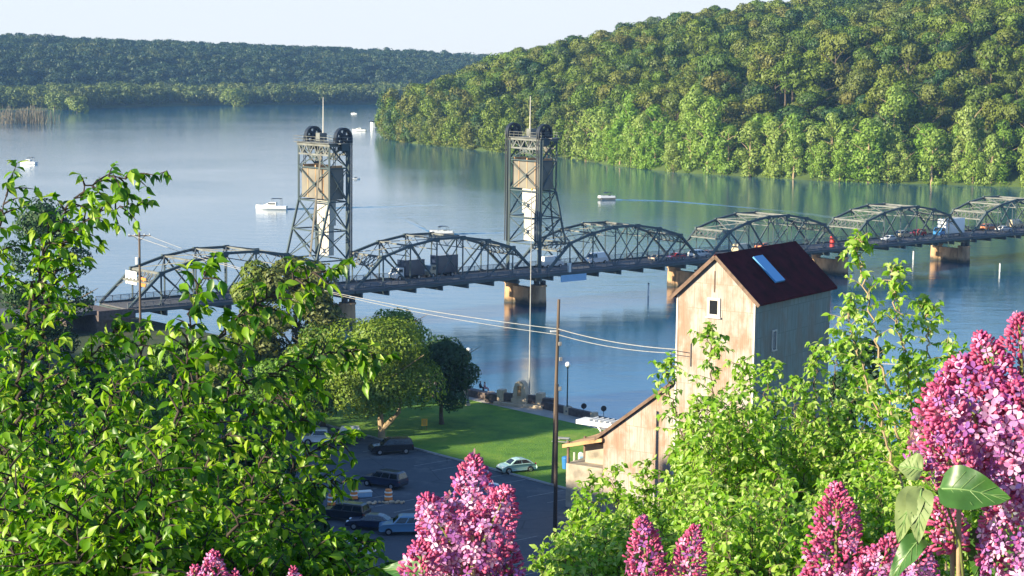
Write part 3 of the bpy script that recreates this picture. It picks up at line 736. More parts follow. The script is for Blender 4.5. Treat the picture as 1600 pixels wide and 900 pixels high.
def vehicle(kind, name, pmat, loc, rz, simple=False, **k):
    Ln, Wd, body, gh = PROF[kind]; root = empty(name, loc, rz, **k)
    hw = Wd/2
    b = MB(); n = len(body)      # body with rolled shoulders
    lay = [(-hw, .0, .0), (-hw+.02, .03, 0), (hw-.02, .03, 0), (hw, 0, 0)]
    rings = []
    for y, inset in ((-hw+.12, .10), (-hw, 0), (hw, 0), (hw-.12, .10)):
        rings.append([(x*(1-inset*.28), y, z if z < .75 else z) for x, z in body])
    # inner top rings slightly higher for a crowned bonnet
    rings = [[(x, y, z+(0 if i in (1, 2) else .05 if z > .75 else 0)) for (x, y, z) in r] for i, r in enumerate(rings)]
    vs = sum(rings, []); fs = []
    for q in range(3):
        for i in range(n): j = (i+1) % n; fs.append((q*n+i, (q+1)*n+i, (q+1)*n+j, q*n+j))
    fs.append(tuple(range(n))); fs.append(tuple(range(4*n-1, 3*n-1, -1))); b.add(vs, fs)
    # roof
    m_ = len(gh); zt = max(z for _, z in gh); zb = min(z for _, z in gh); cw_ = lambda z: hw-.06-.22*(z-zb)/(zt-zb)
    vs = [(x, -cw_(z), z) for x, z in gh]+[(x, -cw_(z)+.18, z+.03) for x, z in gh]+[(x, cw_(z)-.18, z+.03) for x, z in gh]+[(x, cw_(z), z) for x, z in gh]
    fs = []
    for q in range(3):
        for i in range(m_-1): fs.append((q*m_+i, (q+1)*m_+i, (q+1)*m_+i+1, q*m_+i+1))
    fs.append(tuple(range(m_))); fs.append(tuple(range(4*m_-1, 3*m_-1, -1))); b.add(vs, fs)
    wr = .34 if kind != 'pickup' else .40; wx = Ln*.31
    bo = b.build('body', pmat, root, smooth=False)
    if kind == 'pickup':
        MB().box((-1.65, 0, 1.12), (2.1, 1.6, .06)).build('cargo_bed', M['black'], root)
    # glass: side panes follow the greenhouse, inset
    xs = [x for x, z in gh]; 
    def interp(z_):
        lo = [None, None]
        pts = gh
        for (x1, z1), (x2, z2) in zip(pts[:-1], pts[1:]):
            if (z1-z_)*(z2-z_) <= 0 and z1 != z2:
                x = x1+(x2-x1)*(z_-z1)/(z2-z1)
                if lo[0] is None: lo[0] = x
                lo[1] = x
        return lo
    za, zc = zb+.10*(zt-zb)+.03, zt-.16*(zt-zb)-.02
    (a0, a1), (c0, c1) = interp(za), interp(zc)
    nwin = {'beetle': 2, 'sedan': 2, 'suv': 3, 'pickup': 1, 'van': 1}[kind]
    if kind == 'van': a0, c0 = .3, .3
    for sgn in (-1, 1):
        for i in range(nwin):
            u0, u1 = i/nwin+.02, (i+1)/nwin-.02
            f = lambda u, z: ((a0+.09)+(a1-a0-.18)*u if z == za else (c0+.06)+(c1-c0-.12)*u)
            q = [(f(u0, za), sgn*(cw_(za)+.012), za), (f(u1, za), sgn*(cw_(za)+.012), za), (f(u1, zc), sgn*(cw_(zc)+.012), zc), (f(u0, zc), sgn*(cw_(zc)+.012), zc)]
            b = MB(); b.add([(x, y-.006*sgn*4, z) for x, y, z in q]+q, [(0, 1, 2, 3), (7, 6, 5, 4), (0, 4, 5, 1), (1, 5, 6, 2), (2, 6, 7, 3), (3, 7, 4, 0)])
            b.build('side_window', M['car_glass'], root)
    for nm, xa, xc, sg in (('windscreen', a1, c1, 1), ('rear_window', a0, c0, -1)):
        if kind == 'van' and sg < 0: continue
        b = MB(); o_ = .05*sg
        q = [(xa+o_, -cw_(za)+.14, za+.02), (xa+o_, cw_(za)-.14, za+.02), (xc+o_, cw_(zc)-.16, zc+.02), (xc+o_, -cw_(zc)+.16, zc+.02)]
        b.add(q+[(x-.04*sg, y, z-.03) for x, y, z in q], [(0, 1, 2, 3), (7, 6, 5, 4), (0, 4, 5, 1), (1, 5, 6, 2), (2, 6, 7, 3), (3, 7, 4, 0)])
        b.build(nm, M['car_glass'], root)
    for sx in (-1, 1):
        for sy in (-1, 1):
            b = MB(); b.tube([(sx*wx, sy*(hw-.22), wr), (sx*wx, sy*(hw+.025), wr)], wr, 16); wl = b.build('wheel', M['rubber'], root)
            b = MB(); b.tube([(sx*wx, sy*(hw+.0), wr), (sx*wx, sy*(hw+.045), wr)], [wr*.62, wr*.55], 12); b.build('rim', M['rim'], wl)
    for sy in (-1, 1):
        b = MB(); b.ball((Ln/2-.22, sy*(hw-.33), .72), (.16, .22, .12)); b.build('headlight', M['headlight'], root)
        b = MB(); b.ball((-Ln/2+.1, sy*(hw-.22), .85), (.10, .12, .14)); b.build('tail_light', M['taillight'], root)
    b = MB(); b.box((Ln/2-.06, 0, .45), (.2, Wd*.82, .2), bev=.04); b.box((-Ln/2+.06, 0, .48), (.2, Wd*.82, .2), bev=.04); b.build('bumper', M['black'], root)
    return root
def box_truck(loc, rz, L_, H_, boxmat, cabmat, **k):
    root = empty('box_truck', loc, rz, **k); W2 = 2.4
    MB().box((-.9, 0, .55+H_/2+.25), (L_, W2, H_), bev=.05).build('cargo_box', boxmat, root)
    b = MB(); xc = L_/2-.8; b.prism([(xc, .5), (xc+1.9, .5), (xc+1.95, 1.25), (xc+1.6, 1.5), (xc+1.2, 2.3), (xc, 2.35)], -1.05, 1.05, 'y'); cb = b.build('cab', cabmat, root)
    b = MB(); b.add([(xc+1.27, -.9, 2.2), (xc+1.27, .9, 2.2), (xc+1.62, .9, 1.53), (xc+1.62, -.9, 1.53)], [(0, 1, 2, 3)]); b.build('windscreen', M['car_glass'], cb)
    for sy in (-1, 1): MB().box((xc+.7, sy*1.06, 1.8), (.8, .03, .55)).build('side_window', M['car_glass'], cb)
    MB().box((-.2, 0, .55), (L_+1, 1.0, .2)).build('chassis', M['black'], root)
    for sx in (-L_/2+.4, xc+1.0):
        for sy in (-1, 1):
            b = MB(); b.tube([(sx, sy*.85, .45), (sx, sy*1.18, .45)], .45, 14); wl = b.build('wheel', M['rubber'], root)
            b = MB(); b.tube([(sx, sy*1.18, .45), (sx, sy*1.2, .45)], [.26, .22], 10); b.build('rim', M['rim'], wl)
    return root
BA = math.atan2(D.y, D.x)
def on_bridge(px, lane=0):
    """deck point under the image column px; lane 0 = near lane, 1 = far lane"""
    y = (2.6, 6.6)[lane]; o = Vector((-61.46, 300.85, 0)); q = o+EV*y
    k = (px-800)/F; s_ = (k*q.y-q.x)/(D.x-k*D.y)
    for _ in range(6):
        P = q+D*s_; P.z = BZ; v = P-CAM; u = 800+F*v.dot(rt)/v.dot(fwd); s_ += (px-u)/5.5
    P = q+D*s_; return Vector((P.x, P.y, BZ+.02))
PM = {'white': paint_mat('white', (.8, .8, .8)), 'silver': paint_mat('silver', (.45, .48, .5)), 'navy': paint_mat('navy', (.015, .025, .06)),
      'black': paint_mat('black', (.01, .013, .02)), 'red': paint_mat('red', (.5, .02, .02)), 'mint': paint_mat('mint', (.42, .62, .58)),
      'sky': paint_mat('sky', (.12, .26, .42)), 'tan': paint_mat('tan', (.5, .42, .3)), 'blue': paint_mat('blue', (.05, .22, .5)), 'orange': paint_mat('orange', (.7, .22, .08))}
GB = 'vehicles crossing the truss bridge'
for px, lane, L_, H_, bm, cm, rz, lb in (
    (636, 1, 4.6, 2.9, 'navy', 'white', BA+math.pi, 'dark box truck on the lift span, left of the two, facing the town'),
    (688, 1, 4.8, 3.3, 'navy', 'tan', BA+math.pi, 'dark box truck on the lift span, right of the two, facing the town'),
    (1482, 0, 7.4, 3.5, 'white', 'blue', BA+math.pi, 'long white box truck with blue cab on the far truss spans')):
    box_truck(on_bridge(px, lane), rz, L_, H_, PM[bm], PM[cm], label=lb, cat='truck', group=GB)
for px, lane, kind, c, away, lb in (
    (861, 1, 'van', 'white', 1, 'white van just right of the taller right lift tower'),
    (931, 1, 'van', 'white', 0, 'white van halfway along the truss right of the right tower'),
    (1030, 0, 'sedan', 'tan', 1, 'tan car before the end of the span right of the right tower'),
    (1055, 0, 'sedan', 'red', 0, 'red car at the joint left of the grain elevator roof'),
    (1092, 0, 'suv', 'white', 1, 'white utility car at the joint above the elevator gable'),
    (1110, 0, 'sedan', 'orange', 1, 'orange car behind the tip of the elevator gable'),
    (1161, 0, 'van', 'tan', 1, 'cream van seen over the left part of the dark red roof'),
    (1195, 1, 'sedan', 'orange', 1, 'small orange car seen over the middle of the dark red roof'),
    (1389, 0, 'sedan', 'white', 0, 'white car low behind the near railing, left of the queue'),
    (1412, 1, 'suv', 'tan', 1, 'tan car at the head of the queue left of the white truck'),
    (1433, 1, 'suv', 'red', 0, 'red car in the queue left of the white truck'),
    (1545, 1, 'suv', 'orange', 1, 'orange-red car alone right of the white truck'),
    (1568, 0, 'sedan', 'white', 1, 'white car near the right edge on the bridge'),
    (1586, 1, 'van', 'tan', 1, 'cream van at the right edge on the bridge')):
    vehicle(kind, 'car' if kind != 'van' else 'van', PM[c], on_bridge(px, lane), BA+(0 if away else math.pi), label=lb, cat='car' if kind != 'van' else 'van', group=GB)
# red roadside drum beside the deck
p = on_bridge(1292, 0); b = MB(); b.tube([(0, 0, 0), (0, 0, 2.2)], [.55, .55], 12); b.tube([(0, 0, 2.2), (0, 0, 2.9)], [.55, .12], 12)
o = b.build('red_buoy', M['red']); o.location = p-EV*1.5; tag(o, 'tall red cylinder standing on the bridge deck right of the elevator roof', 'barrel')
# cars in the shaded parking lot
def face(px, py, deg): p = at(px, py, 3.02); return Vector((p.x, p.y, 3.02)), R(deg)
GP = 'cars standing in the riverside parking lot'
for kind, c, px, py, deg, name, lb in (
    ('suv', 'black', 611, 708, 197, 'parked_car', 'black utility car nosing left by the lawn under the forked tree'),
    ('beetle', 'mint', 807, 737, 205, 'parked_car', 'pale mint rounded compact car beside the lawn'),
    ('suv', 'navy', 600, 760, 150, 'parked_car', 'dark navy utility car parked in the middle of the lot'),
    ('suv', 'black', 538, 812, 160, 'parked_car', 'black utility car left of the dark sedan near the leaves'),
    ('sedan', 'navy', 580, 826, 170, 'parked_car', 'dark low sedan between the black and the light blue car'),
    ('suv', 'sky', 632, 833, 185, 'parked_car', 'light blue utility car left of the central lilac'),
    ('sedan', 'sky', 762, 778, 190, 'parked_car', 'pale blue car mostly hidden behind the central lilac'),
    ('sedan', 'white', 548, 868, 165, 'parked_car', 'white car low between the leaves at the bottom of the lot')):
    P, rz = face(px, py, deg); vehicle(kind, name, PM[c], P, rz, label=lb, cat='car', group=GP)
P, rz = face(505, 694, 185); pk = vehicle('pickup', 'pickup_truck', PM['white'], P, rz, label='white pickup truck half hidden by leaves, left of the black car', cat='pickup', group=GP)
P, rz = face(547, 690, 185); root = empty('boat_trailer', P, rz, label='white trailer tank behind the white pickup', cat='trailer')
b = MB(); b.tube([(-1.2, 0, 1.1), (-1.0, 0, 1.1), (1.0, 0, 1.1), (1.2, 0, 1.1)], [.3, .75, .75, .3], 14); b.build('tank', M['white_gloss'], root)
b = MB(); b.box((.3, 0, .45), (3.6, 1.3, .12)); b.build('frame', M['black'], root)
for sy in (-.75, .75):
    b = MB(); b.tube([(0, sy-.1, .33), (0, sy+.1, .33)], .33, 14); b.build('wheel', M['rubber'], root)
# ------------------------------------------------------------------ grain elevator
def siding_mat():
    mt, t, N, L, b = nodes('weathered_siding')
    tc = N.new('ShaderNodeTexCoord'); sx = N.new('ShaderNodeSeparateXYZ'); L.new(tc.outputs['Object'], sx.inputs[0]); sm = N.new('ShaderNodeMath'); L.new(sx.outputs[0], sm.inputs[0]); L.new(sx.outputs[1], sm.inputs[1]); mp = N.new('ShaderNodeCombineXYZ'); L.new(sm.outputs[0], mp.inputs[0]); L.new(sx.outputs[2], mp.inputs[1])
    br = N.new('ShaderNodeTexBrick'); L.new(mp.outputs[0], br.inputs['Vector']); br.inputs['Scale'].default_value = 1.0
    br.inputs['Brick Width'].default_value = .85; br.inputs['Row Height'].default_value = 2.4; br.inputs['Mortar Size'].default_value = .025; br.inputs['Bias'].default_value = .0
    br.inputs['Color1'].default_value = (.42, .39, .355, 1); br.inputs['Color2'].default_value = (.37, .335, .30, 1); br.inputs['Mortar'].default_value = (.30, .22, .16, 1)
    n = noise(t, .45, 7, rough=.65, stretch=(1, 1, .6)); cr = ramp(t, [(.45, (0, 0, 0)), (.60, (1, 1, 1))]); L.new(n.outputs['Fac'], cr.inputs[0])
    mx = N.new('ShaderNodeMixRGB'); L.new(cr.outputs[0], mx.inputs[0]); L.new(br.outputs['Color'], mx.inputs[1]); mx.inputs[2].default_value = (.33, .215, .155, 1)
    n2 = noise(t, 3.5, 5, stretch=(1, 1, .12)); c2 = ramp(t, [(.34, (.74, .70, .66)), (.6, (1, 1, 1))]); L.new(n2.outputs['Fac'], c2.inputs[0])
    mu = N.new('ShaderNodeMixRGB'); mu.blend_type = 'MULTIPLY'; mu.inputs[0].default_value = .7; L.new(mx.outputs[0], mu.inputs[1]); L.new(c2.outputs[0], mu.inputs[2])
    L.new(mu.outputs[0], b.inputs['Base Color']); b.inputs['Roughness'].default_value = .75
    wv = N.new('ShaderNodeTexWave'); wv.inputs['Scale'].default_value = 3.2; wv.bands_direction = 'DIAGONAL'; mp2 = N.new('ShaderNodeMapping'); mp2.inputs['Scale'].default_value = (1, 1, 0)
    L.new(tc.outputs['Object'], mp2.inputs[0]); L.new(mp2.outputs[0], wv.inputs['Vector'])
    bp = N.new('ShaderNodeBump'); bp.inputs['Strength'].default_value = .5; bp.inputs['Distance'].default_value = .03; L.new(wv.outputs['Fac'], bp.inputs['Height']); L.new(bp.outputs[0], b.inputs['Normal'])
    return mt
SIDING = siding_mat()
ROOF = solid('roof_red', (.06, .007, .011), 1.0, 0, .5, .8, .3); ROOF.node_tree.nodes['Principled BSDF'].inputs['Specular IOR Level'].default_value = .1; EDGE = solid('roof_edge', (.16, .10, .07), .8, 0, .4, 2)
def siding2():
    m2 = SIDING.copy(); m2.name = 'shaded_side_siding'  # shaded copy of the siding: side-wall shade put into darker, cooler colours
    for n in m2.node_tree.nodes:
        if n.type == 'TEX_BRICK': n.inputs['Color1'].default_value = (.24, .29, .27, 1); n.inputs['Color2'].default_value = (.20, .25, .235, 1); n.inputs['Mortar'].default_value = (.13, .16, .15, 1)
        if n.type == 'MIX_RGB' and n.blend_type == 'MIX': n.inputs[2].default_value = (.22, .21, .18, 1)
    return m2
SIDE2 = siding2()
YC = 172.0; C0 = atY(1181, 470, YC); EAVE = C0.z; al = R(56)
hV = Vector((math.cos(al), math.sin(al), 0)); gV = Vector((-math.sin(al), math.cos(al), 0))
def solve(dirv, px):
    k = (px-800)/F; s_ = 5.0
    for _ in range(30):
        P = C0+dirv*s_; v = P-CAM; u = 800+F*v.dot(rt)/v.dot(fwd); s_ += (px-u)/((F*dirv.dot(rt)-(u-800)*dirv.dot(fwd))/v.dot(fwd))
    return s_
WG = solve(gV, 1058); LG = solve(hV, 1298)
RISE = atY(1124, 403, YC+2).z-EAVE
el = empty('grain_elevator', (C0.x, C0.y, 0), math.atan2(hV.y, hV.x), label='tall weathered metal-clad elevator building with dark red gable roof', cat='building')
# local: x = v along the side (away), y = u along the gable (left)
zb0 = 2.9
b = MB()
prof = [(0, zb0), (WG, zb0), (WG, EAVE), (WG/2, EAVE+RISE), (0, EAVE)]
b.prism(prof, 0, LG, 'x'); b.mi = [0]*len(b.f)
ws = b.build('wall', [SIDING, SIDE2], el)
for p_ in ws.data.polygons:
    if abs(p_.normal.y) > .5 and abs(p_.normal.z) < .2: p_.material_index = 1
b = MB(); ov = .55; th = .22; sl_ = RISE/(WG/2)
for sg in (0, 1):
    e0 = (-ov, EAVE-ov*sl_+.05) if sg == 0 else (WG+ov, EAVE-ov*sl_+.05)
    pr = [e0, (WG/2, EAVE+RISE+.05), (WG/2, EAVE+RISE+.05+th*1.3), (e0[0], e0[1]+th)]
    b.prism(pr, -.4, LG+.4, 'x')
rf = b.build('roof', ROOF, el)
b = MB()
for sg in (0, 1):
    e0 = (-ov, EAVE-ov*sl_) if sg == 0 else (WG+ov, EAVE-ov*sl_)
    b.beam((-.42, e0[0], e0[1]+.06), (-.42, WG/2, EAVE+RISE+.12), .06, .34)
b.build('verge_board', EDGE, rf)
# skylight on the camera-side slope
def on_slope(v, f, off): y = WG/2*f; return Vector((v, y, EAVE+RISE*f+.05+th*1.15+off))
b = MB(); v0, v1 = LG*.33, LG*.45
q = [on_slope(v0, .18, 0), on_slope(v1, .18, 0), on_slope(v1, .78, 0), on_slope(v0, .78, 0)]
b.add([p_+Vector((0, -.03, .12)) for p_ in q]+[p_+Vector((0, -.12, .26)) for p_ in q], [(0, 1, 2, 3), (7, 6, 5, 4), (0, 4, 5, 1), (1, 5, 6, 2), (2, 6, 7, 3), (3, 7, 4, 0)])
sk = b.build('skylight', M['skylight'], rf)
# windows
def face_window(y, z, w_, h_, nm='window', frame=True):
    b = MB(); b.box((-.03, y, z), (.1, w_, h_)); o = b.build(nm, M['window_dark'], el)
    b = MB()
    for s in (-1, 1):
        b.box((-.06, y+s*(w_/2+.12), z), (.16, .24, h_+.48)); b.box((-.06, y, z+s*(h_/2+.12)), (.16, w_-.002, .24))
    b.box((-.12, y, z-h_/2-.3), (.3, w_+.7, .12)); b.build('frame', M['cream'], o)
zw = atY(1117, 481, YC+2).z
face_window(WG*.52, zw, .85, 1.3)
b = MB(); b.box((-.02, WG*.80, zw-4.7), (.08, .12, 2.2)); b.build('door_slot', M['black'], el)
b = MB(); b.box((-.02, WG*.52, zw+2.4), (.08, .10, 2.0)); b.build('seam_strip', EDGE, el)
zs = atY(1216, 530, YC+4).z
b = MB(); b.box((LG*.24, -.03, zs), (.7, .1, 1.7)); o = b.build('window', M['window_dark'], el)
b = MB()
for s in (-1, 1): b.box((LG*.24+s*.42, -.05, zs), (.14, .14, 2.0))
b.box((LG*.24, -.05, zs+.92), (.7, .14, .14)); b.box((LG*.24, -.08, zs-.94), (1.0, .2, .12)); b.build('frame', M['cream'], o)
b = MB()
for y in (.0, WG): b.box((-.03, y-.08 if y else .08, (zb0+EAVE)/2), (.08, .16, EAVE-zb0-.02))
b.build('corner_trim', M['cream'], ws)
M['dock_wall'] = solid('dock_wall', (.36, .31, .25), .85, 0, .45, .7, .4)
# annex lean-to
A1 = WG+solve(gV, 947)-solve(gV, 1058); za1 = atY(1057, 604, YC+3).z; za2 = atY(946, 690, YC+6).z
b = MB(); b.prism([(WG+.01, zb0), (A1, zb0), (A1, za2), (WG+.01, za1)], .05, LG*.72, 'x'); an = b.build('annex', SIDING, el)
b = MB(); b.prism([(WG+.02, za1+.05), (A1+.8, za2-.8*(za1-za2)/(A1-WG)+.05), (A1+.8, za2-.8*(za1-za2)/(A1-WG)+.4), (WG+.02, za1+.42)], -.35, LG*.72+.3, 'x'); b.build('annex_roof', EDGE, an)
P1 = WG+solve(gV, 889)-solve(gV, 1058)
b = MB(); b.box((LG*.2, (A1+P1)/2, (zb0+7.4)/2), (LG*.4, P1-A1-.02, 7.4-zb0)); b.build('loading_dock', M['dock_wall'], an)
b = MB(); b.prism([(A1+.01, za2-.6), (P1+.3, za2-1.75), (P1+.3, za2-1.4), (A1+.01, za2-.25)], -.3, LG*.4+.3, 'x'); b.build('dock_roof', M['concrete_warm'], an)
b = MB(); b.box((2.6, (A1+P1)/2-.3, 8.4), (LG*.4-4.4, P1-A1-1.9, 2.0)); b.build('dock_hut', M['dock_wall'], an)
for y in (P1-.15,):
    for x in (.1, 3.2, LG*.4-.2): MB().box((x, y, 8.5), (.2, .2, 2.2)).build('dock_post', EDGE, an)
# white canopy with slanted braces behind the annex
xk = LG*.5; C1 = C0+hV*xk
def solve_from(B0, px):
    k = (px-800)/F; s_ = 5.0
    for _ in range(30):
        v = B0+gV*s_-CAM; u = 800+F*v.dot(rt)/v.dot(fwd); s_ += (px-u)/((F*gV.dot(rt)-(u-800)*gV.dot(fwd))/v.dot(fwd))
    return s_
ya, yb = solve_from(C1, 968), solve_from(C1, 911); cz_ = atY(940, 664, (C1+gV*ya).y).z; yk = ya
MB().box((xk, (A1+ya)/2, cz_), (1.2, abs(ya-A1)+.2, .36)).build('canopy_beam', M['white'], an)
b = MB(); b.box((xk, (ya+yb)/2, cz_), (1.8, yb-ya, .42)); b.build('canopy', M['white'], an)
b = MB()
for i in range(6): b.box((xk, yk-.4+i*.64, cz_+.32), (1.9, .16, .2))
for x in (-.7, .7): b.beam((xk+x, yk+1.8, cz_-.2), (xk+x, yk-.1, cz_-2.8), .16)
b.build('canopy_brace', M['white'], an)

# ------------------------------------------------------------------ poles, wires, lamps
def pole(px, pyb, pyt, r0, lab, arm=0, mat='pole_wood', lean=0, extra=None, nm='utility_pole'):
    p = at(px, pyb, 3.0); top = atY(px, pyt, p.y); h = top.z-3.0; root = empty(nm, (p.x, p.y, 3.0), R(20), label=lab, cat='utility pole')
    b = MB(); b.tube([(0, 0, -.3), (lean*.5, 0, h/2), (lean, 0, h)], [r0, r0*.85, r0*.7], 10); b.build('post', M[mat], root)
    if arm:
        b = MB(); b.beam((lean-1.6, 0, h-.5), (lean+1.6, 0, h-.5), .14, .16); b.beam((lean-.8, 0, h-.55), (lean, 0, h-1.3), .07); b.beam((lean+.8, 0, h-.55), (lean, 0, h-1.3), .07); b.build('crossarm', M[mat], root)
        for x in (-1.45, -.7, .7, 1.45):
            b = MB(); b.tube([(lean+x, 0, h-.42), (lean+x, 0, h-.2)], [.06, .04], 8); b.build('insulator', M['white'], root)
    return root, p, h
lp, lpp, lph = pole(220, 560, 363, .21, 'dark utility pole with crossarm in front of the left bridge end', 1)
b = MB(); b.tube([(-.35, 0, lph-4.6), (-.35, 0, lph-3.6)], [.28, .28], 12); b.build('transformer', M['white'], lp)
up_, upp, uph = pole(864, 757, 468, .21, 'tall brown utility pole rising from the edge of the lawn', 0, lean=.35)
b = MB(); b.box((.2, .1, uph-3.3), (1.4, .14, .16)); b.build('wire_bracket', M['white'], up_)
for dx, dz in ((.6, 6.2), (.55, 9.3), (.5, 4.6)):
    b = MB(); b.box((dx, -.1, uph-dz), (.35, .25, .4), bev=.04); b.build('junction_box', M['kerb'], up_)
pole(867, 838, 600, .2, 'slim dark pole standing in front of the tall brown pole', 0, 'bark_dark')
def wire(a, c, sag, r, lab, n=24):
    a, c = Vector(a), Vector(c); pts = [a.lerp(c, i/n)-Vector((0, 0, sag*4*(i/n)*(1-i/n))) for i in range(n+1)]
    o0 = pts[0].copy(); b = MB(); b.tube([p-o0 for p in pts], r, 5); o = b.build('power_line', M['wire']); o.location = o0
    return tag(o, lab, 'wire')
att = Vector((upp.x+.3, upp.y, 3+uph-3.3)); el_pt = C0+gV*(WG*.98)
lt = Vector((lpp.x, lpp.y, 3+lph-.4))
wire(lt+Vector((-1, -.3, 0)), att+Vector((0, 0, .25)), 1.6, .035, 'upper pale cable strung from the left pole to the tall brown pole')
wire(lt+Vector((1, .3, 0)), att+Vector((0, .1, -.35)), 1.7, .03, 'lower pale cable strung from the left pole to the tall brown pole')
wp = atY(1059, 546, YC+3); wire(att+Vector((0, 0, .25)), wp, .35, .04, 'upper white cable running from the brown pole to the elevator wall')
wp = atY(1059, 552, YC+3); wire(att+Vector((0, .1, -.35)), wp, .4, .035, 'lower white cable running from the brown pole to the elevator wall')
wire(atY(1299, 563, YC+12), atY(1500, 572, 150), .1, .05, 'pale cable leaving the right side of the elevator building')
wire(atY(590, 604, 215), atY(735, 628, 232), .3, .03, 'thin cable drooping in front of the dark park tree')
def lamp(px, pyb, pyt, lab):
    p = at(px, pyb, 3.06); h = atY(px, pyt, p.y).z-3.06; root = empty('street_lamp', (p.x, p.y, 3.06), 0, label=lab, cat='lamp post', group='globe lamps on the promenade')
    b = MB(); b.tube([(0, 0, 0), (0, 0, .5), (0, 0, .7), (0, 0, h-.7)], [.24, .2, .1, .07], 12); b.build('post', M['sign_blue'] if False else M['steel'], root)
    b = MB(); b.tube([(0, 0, h-.75), (0, 0, h-.55)], [.1, .2], 12); b.build('collar', M['steel'], root)
    b = MB(); b.ball((0, 0, h-.3), (.34, .34, .36), 14, 9); b.build('globe', M['lamp_globe'], root, True)
    b = MB(); b.tube([(0, 0, 0), (0, 0, .35)], [.35, .3], 12); b.build('footing', M['stone'], root)
lamp(731, 634, 544, 'globe lamp beside the dark park tree left of the monument')
lamp(886, 648, 566, 'globe lamp right of the tall brown pole')

# ------------------------------------------------------------------ monument and promenade furniture
p = at(814, 634, 3.06); MZ = math.atan2(EV.y, EV.x)
mo = empty('stone_monument', (p.x, p.y, 3.06), R(-24), label='pale arched stone monument with flanking walls at the water edge', cat='monument')
MB().box((0, 0, .2), (6.8, 2.2, .4), bev=.04).build('base', M['stone'], mo)
b = MB(); b.box((0, 0, .7), (2.2, 1.4, .6), bev=.04); b.build('pedestal', M['stone'], mo)
b = MB(); pr = [(-.95, .95), (.95, .95), (.78, 2.4)]+[(.72*math.cos(a), 2.5+.75*math.sin(a)) for a in np.linspace(0, math.pi, 11)]+[(-.78, 2.4)]
b.prism(pr, -.6, .6, 'y'); b.build('arched_stone', M['stone'], mo)
b = MB(); b.box((0, -.63, 2.0), (.5, .06, 1.3), bev=.02); b.build('plaque', M['concrete_warm'], mo)
for s in (-1, 1):
    MB().box((s*2.7, 0, 1.15), (.9, 1.2, 1.5), bev=.05).build('end_pier', M['stone'], mo); MB().box((s*1.7, 0, 1.0), (1.2, .6, 1.0)).build('flank_wall', M['stone_dark'], mo)
    b = MB(); b.box((s*4.0, .0, .75), (1.7, 1.1, 1.1), bev=.04); b.build('planter_block', M['stone_dark'], mo)
q = p+EV*-.2+D*1.2
fp = empty('flagpole', (q.x, q.y, 3.06), 0, label='very tall thin white flagpole behind the stone monument', cat='flagpole')
fh = atY(817, 297, q.y).z-3.06
b = MB(); b.tube([(0, 0, 0), (0, 0, fh*.5), (0, 0, fh)], [.10, .07, .04], 10); b.build('shaft', M['kerb'], fp)
b = MB(); b.ball((0, 0, fh+.1), .14); b.build('finial', M['sign_yellow'], fp)
b = MB(); b.tube([(0, 0, 0), (0, 0, .4)], [.4, .35], 12); b.build('footing', M['stone'], fp)
# low seat walls along the river side
for px, py, L_, lab in ((748, 622, 4.6, 'dark seat wall with stone ends left of the monument'), (782, 627, 3.0, 'short dark seat wall just left of the monument'), (866, 642, 4.2, 'dark seat wall with stone ends right of the monument'), (908, 652, 4.0, 'dark seat wall right of the second globe lamp')):
    q = at(px, py, 3.06); root = empty('seat_wall', (q.x, q.y, 3.06), MZ, label=lab, cat='wall', group='seat walls on the promenade')
    MB().box((0, 0, .45), (L_, .6, .9)).build('wall', M['stone_dark'], root)
    for s in (-1, 1): MB().box((s*(L_/2+.35), 0, .5), (.68, .8, 1.0), bev=.05).build('end_block', M['stone'], root)
# round dark signs at the water's edge
for px, py, lab in ((912, 650, 'dark round sign on a thin post, left of two by the water'), (943, 654, 'dark round sign on a thin post, right of two by the water')):
    q = at(px, py, 3.1); root = empty('round_sign', (q.x, q.y, 3.1), R(15), label=lab, cat='sign', group='round signs at the water edge')
    MB().tube([(0, 0, 0), (0, 0, 1.2)], .035, 6).build('post', M['steel'], root)
    b = MB(); b.tube([(0, -.03, 1.25), (0, .03, 1.25)], [.36, .36], 18); b.build('disc', M['black'], root)
# lawn and lot items
q = at(663, 672, 3.1); root = empty('lawn_sign', (q.x, q.y, 3.1), R(8), label='small yellow square sign standing on the lawn', cat='sign')
for x in (-.28, .28): MB().beam((x, 0, 0), (x, 0, 1.3), .05).build('leg', M['bark'], root)
MB().box((0, -.04, .95), (.72, .05, .85), bev=.01).build('board', M['sign_yellow'], root)
b = MB()
for z, w_ in ((1.15, .4), (1.0, .46), (.85, .3), (.7, .42)): b.box((0, -.07, z), (w_, .012, .05))
b.build('faded_print', M['concrete_warm'], root)
q = at(884, 732, 3.1); root = empty('litter_bin', (q.x, q.y, 3.1), R(10), label='tall blue bin at the lawn edge right of the poles', cat='bin')
b = MB(); b.tube([(0, 0, 0), (0, 0, 1.15)], [.38, .46], 16); b.build('body', M['blue_bin'], root); b = MB(); b.ball((0, 0, 1.15), (.48, .48, .22)); b.build('lid', M['blue_bin'], root)
q = at(908, 725, 3.1); root = empty('park_box', (q.x, q.y, 3.1), R(10), label='narrow white box with rounded top right of the blue bin', cat='box')
b = MB(); b.prism([(-.3, .0), (.3, 0), (.3, 1.0)]+[(.3*math.cos(a), 1.0+.3*math.sin(a)) for a in (.5, 1.0, 1.57, 2.1, 2.6)]+[(-.3, 1.0)], -.25, .25); b.build('cabinet', M['white'], root); MB().box((0, -.27, .75), (.4, .03, .3)).build('door', M['sign_blue'], root)
q = at(897, 728, 3.1); o = MB().box((0, 0, .75), (.22, .22, 1.5), bev=.03).build('marker_post', M['cream']); o.location = (q.x, q.y, 3.1); tag(o, 'short pale post between the blue bin and the white box', 'post')
q = at(877, 694, 3.1); root = empty('picnic_table', (q.x, q.y, 3.1), R(-15), label='pale picnic table on the lawn beside the tall pole', cat='table')
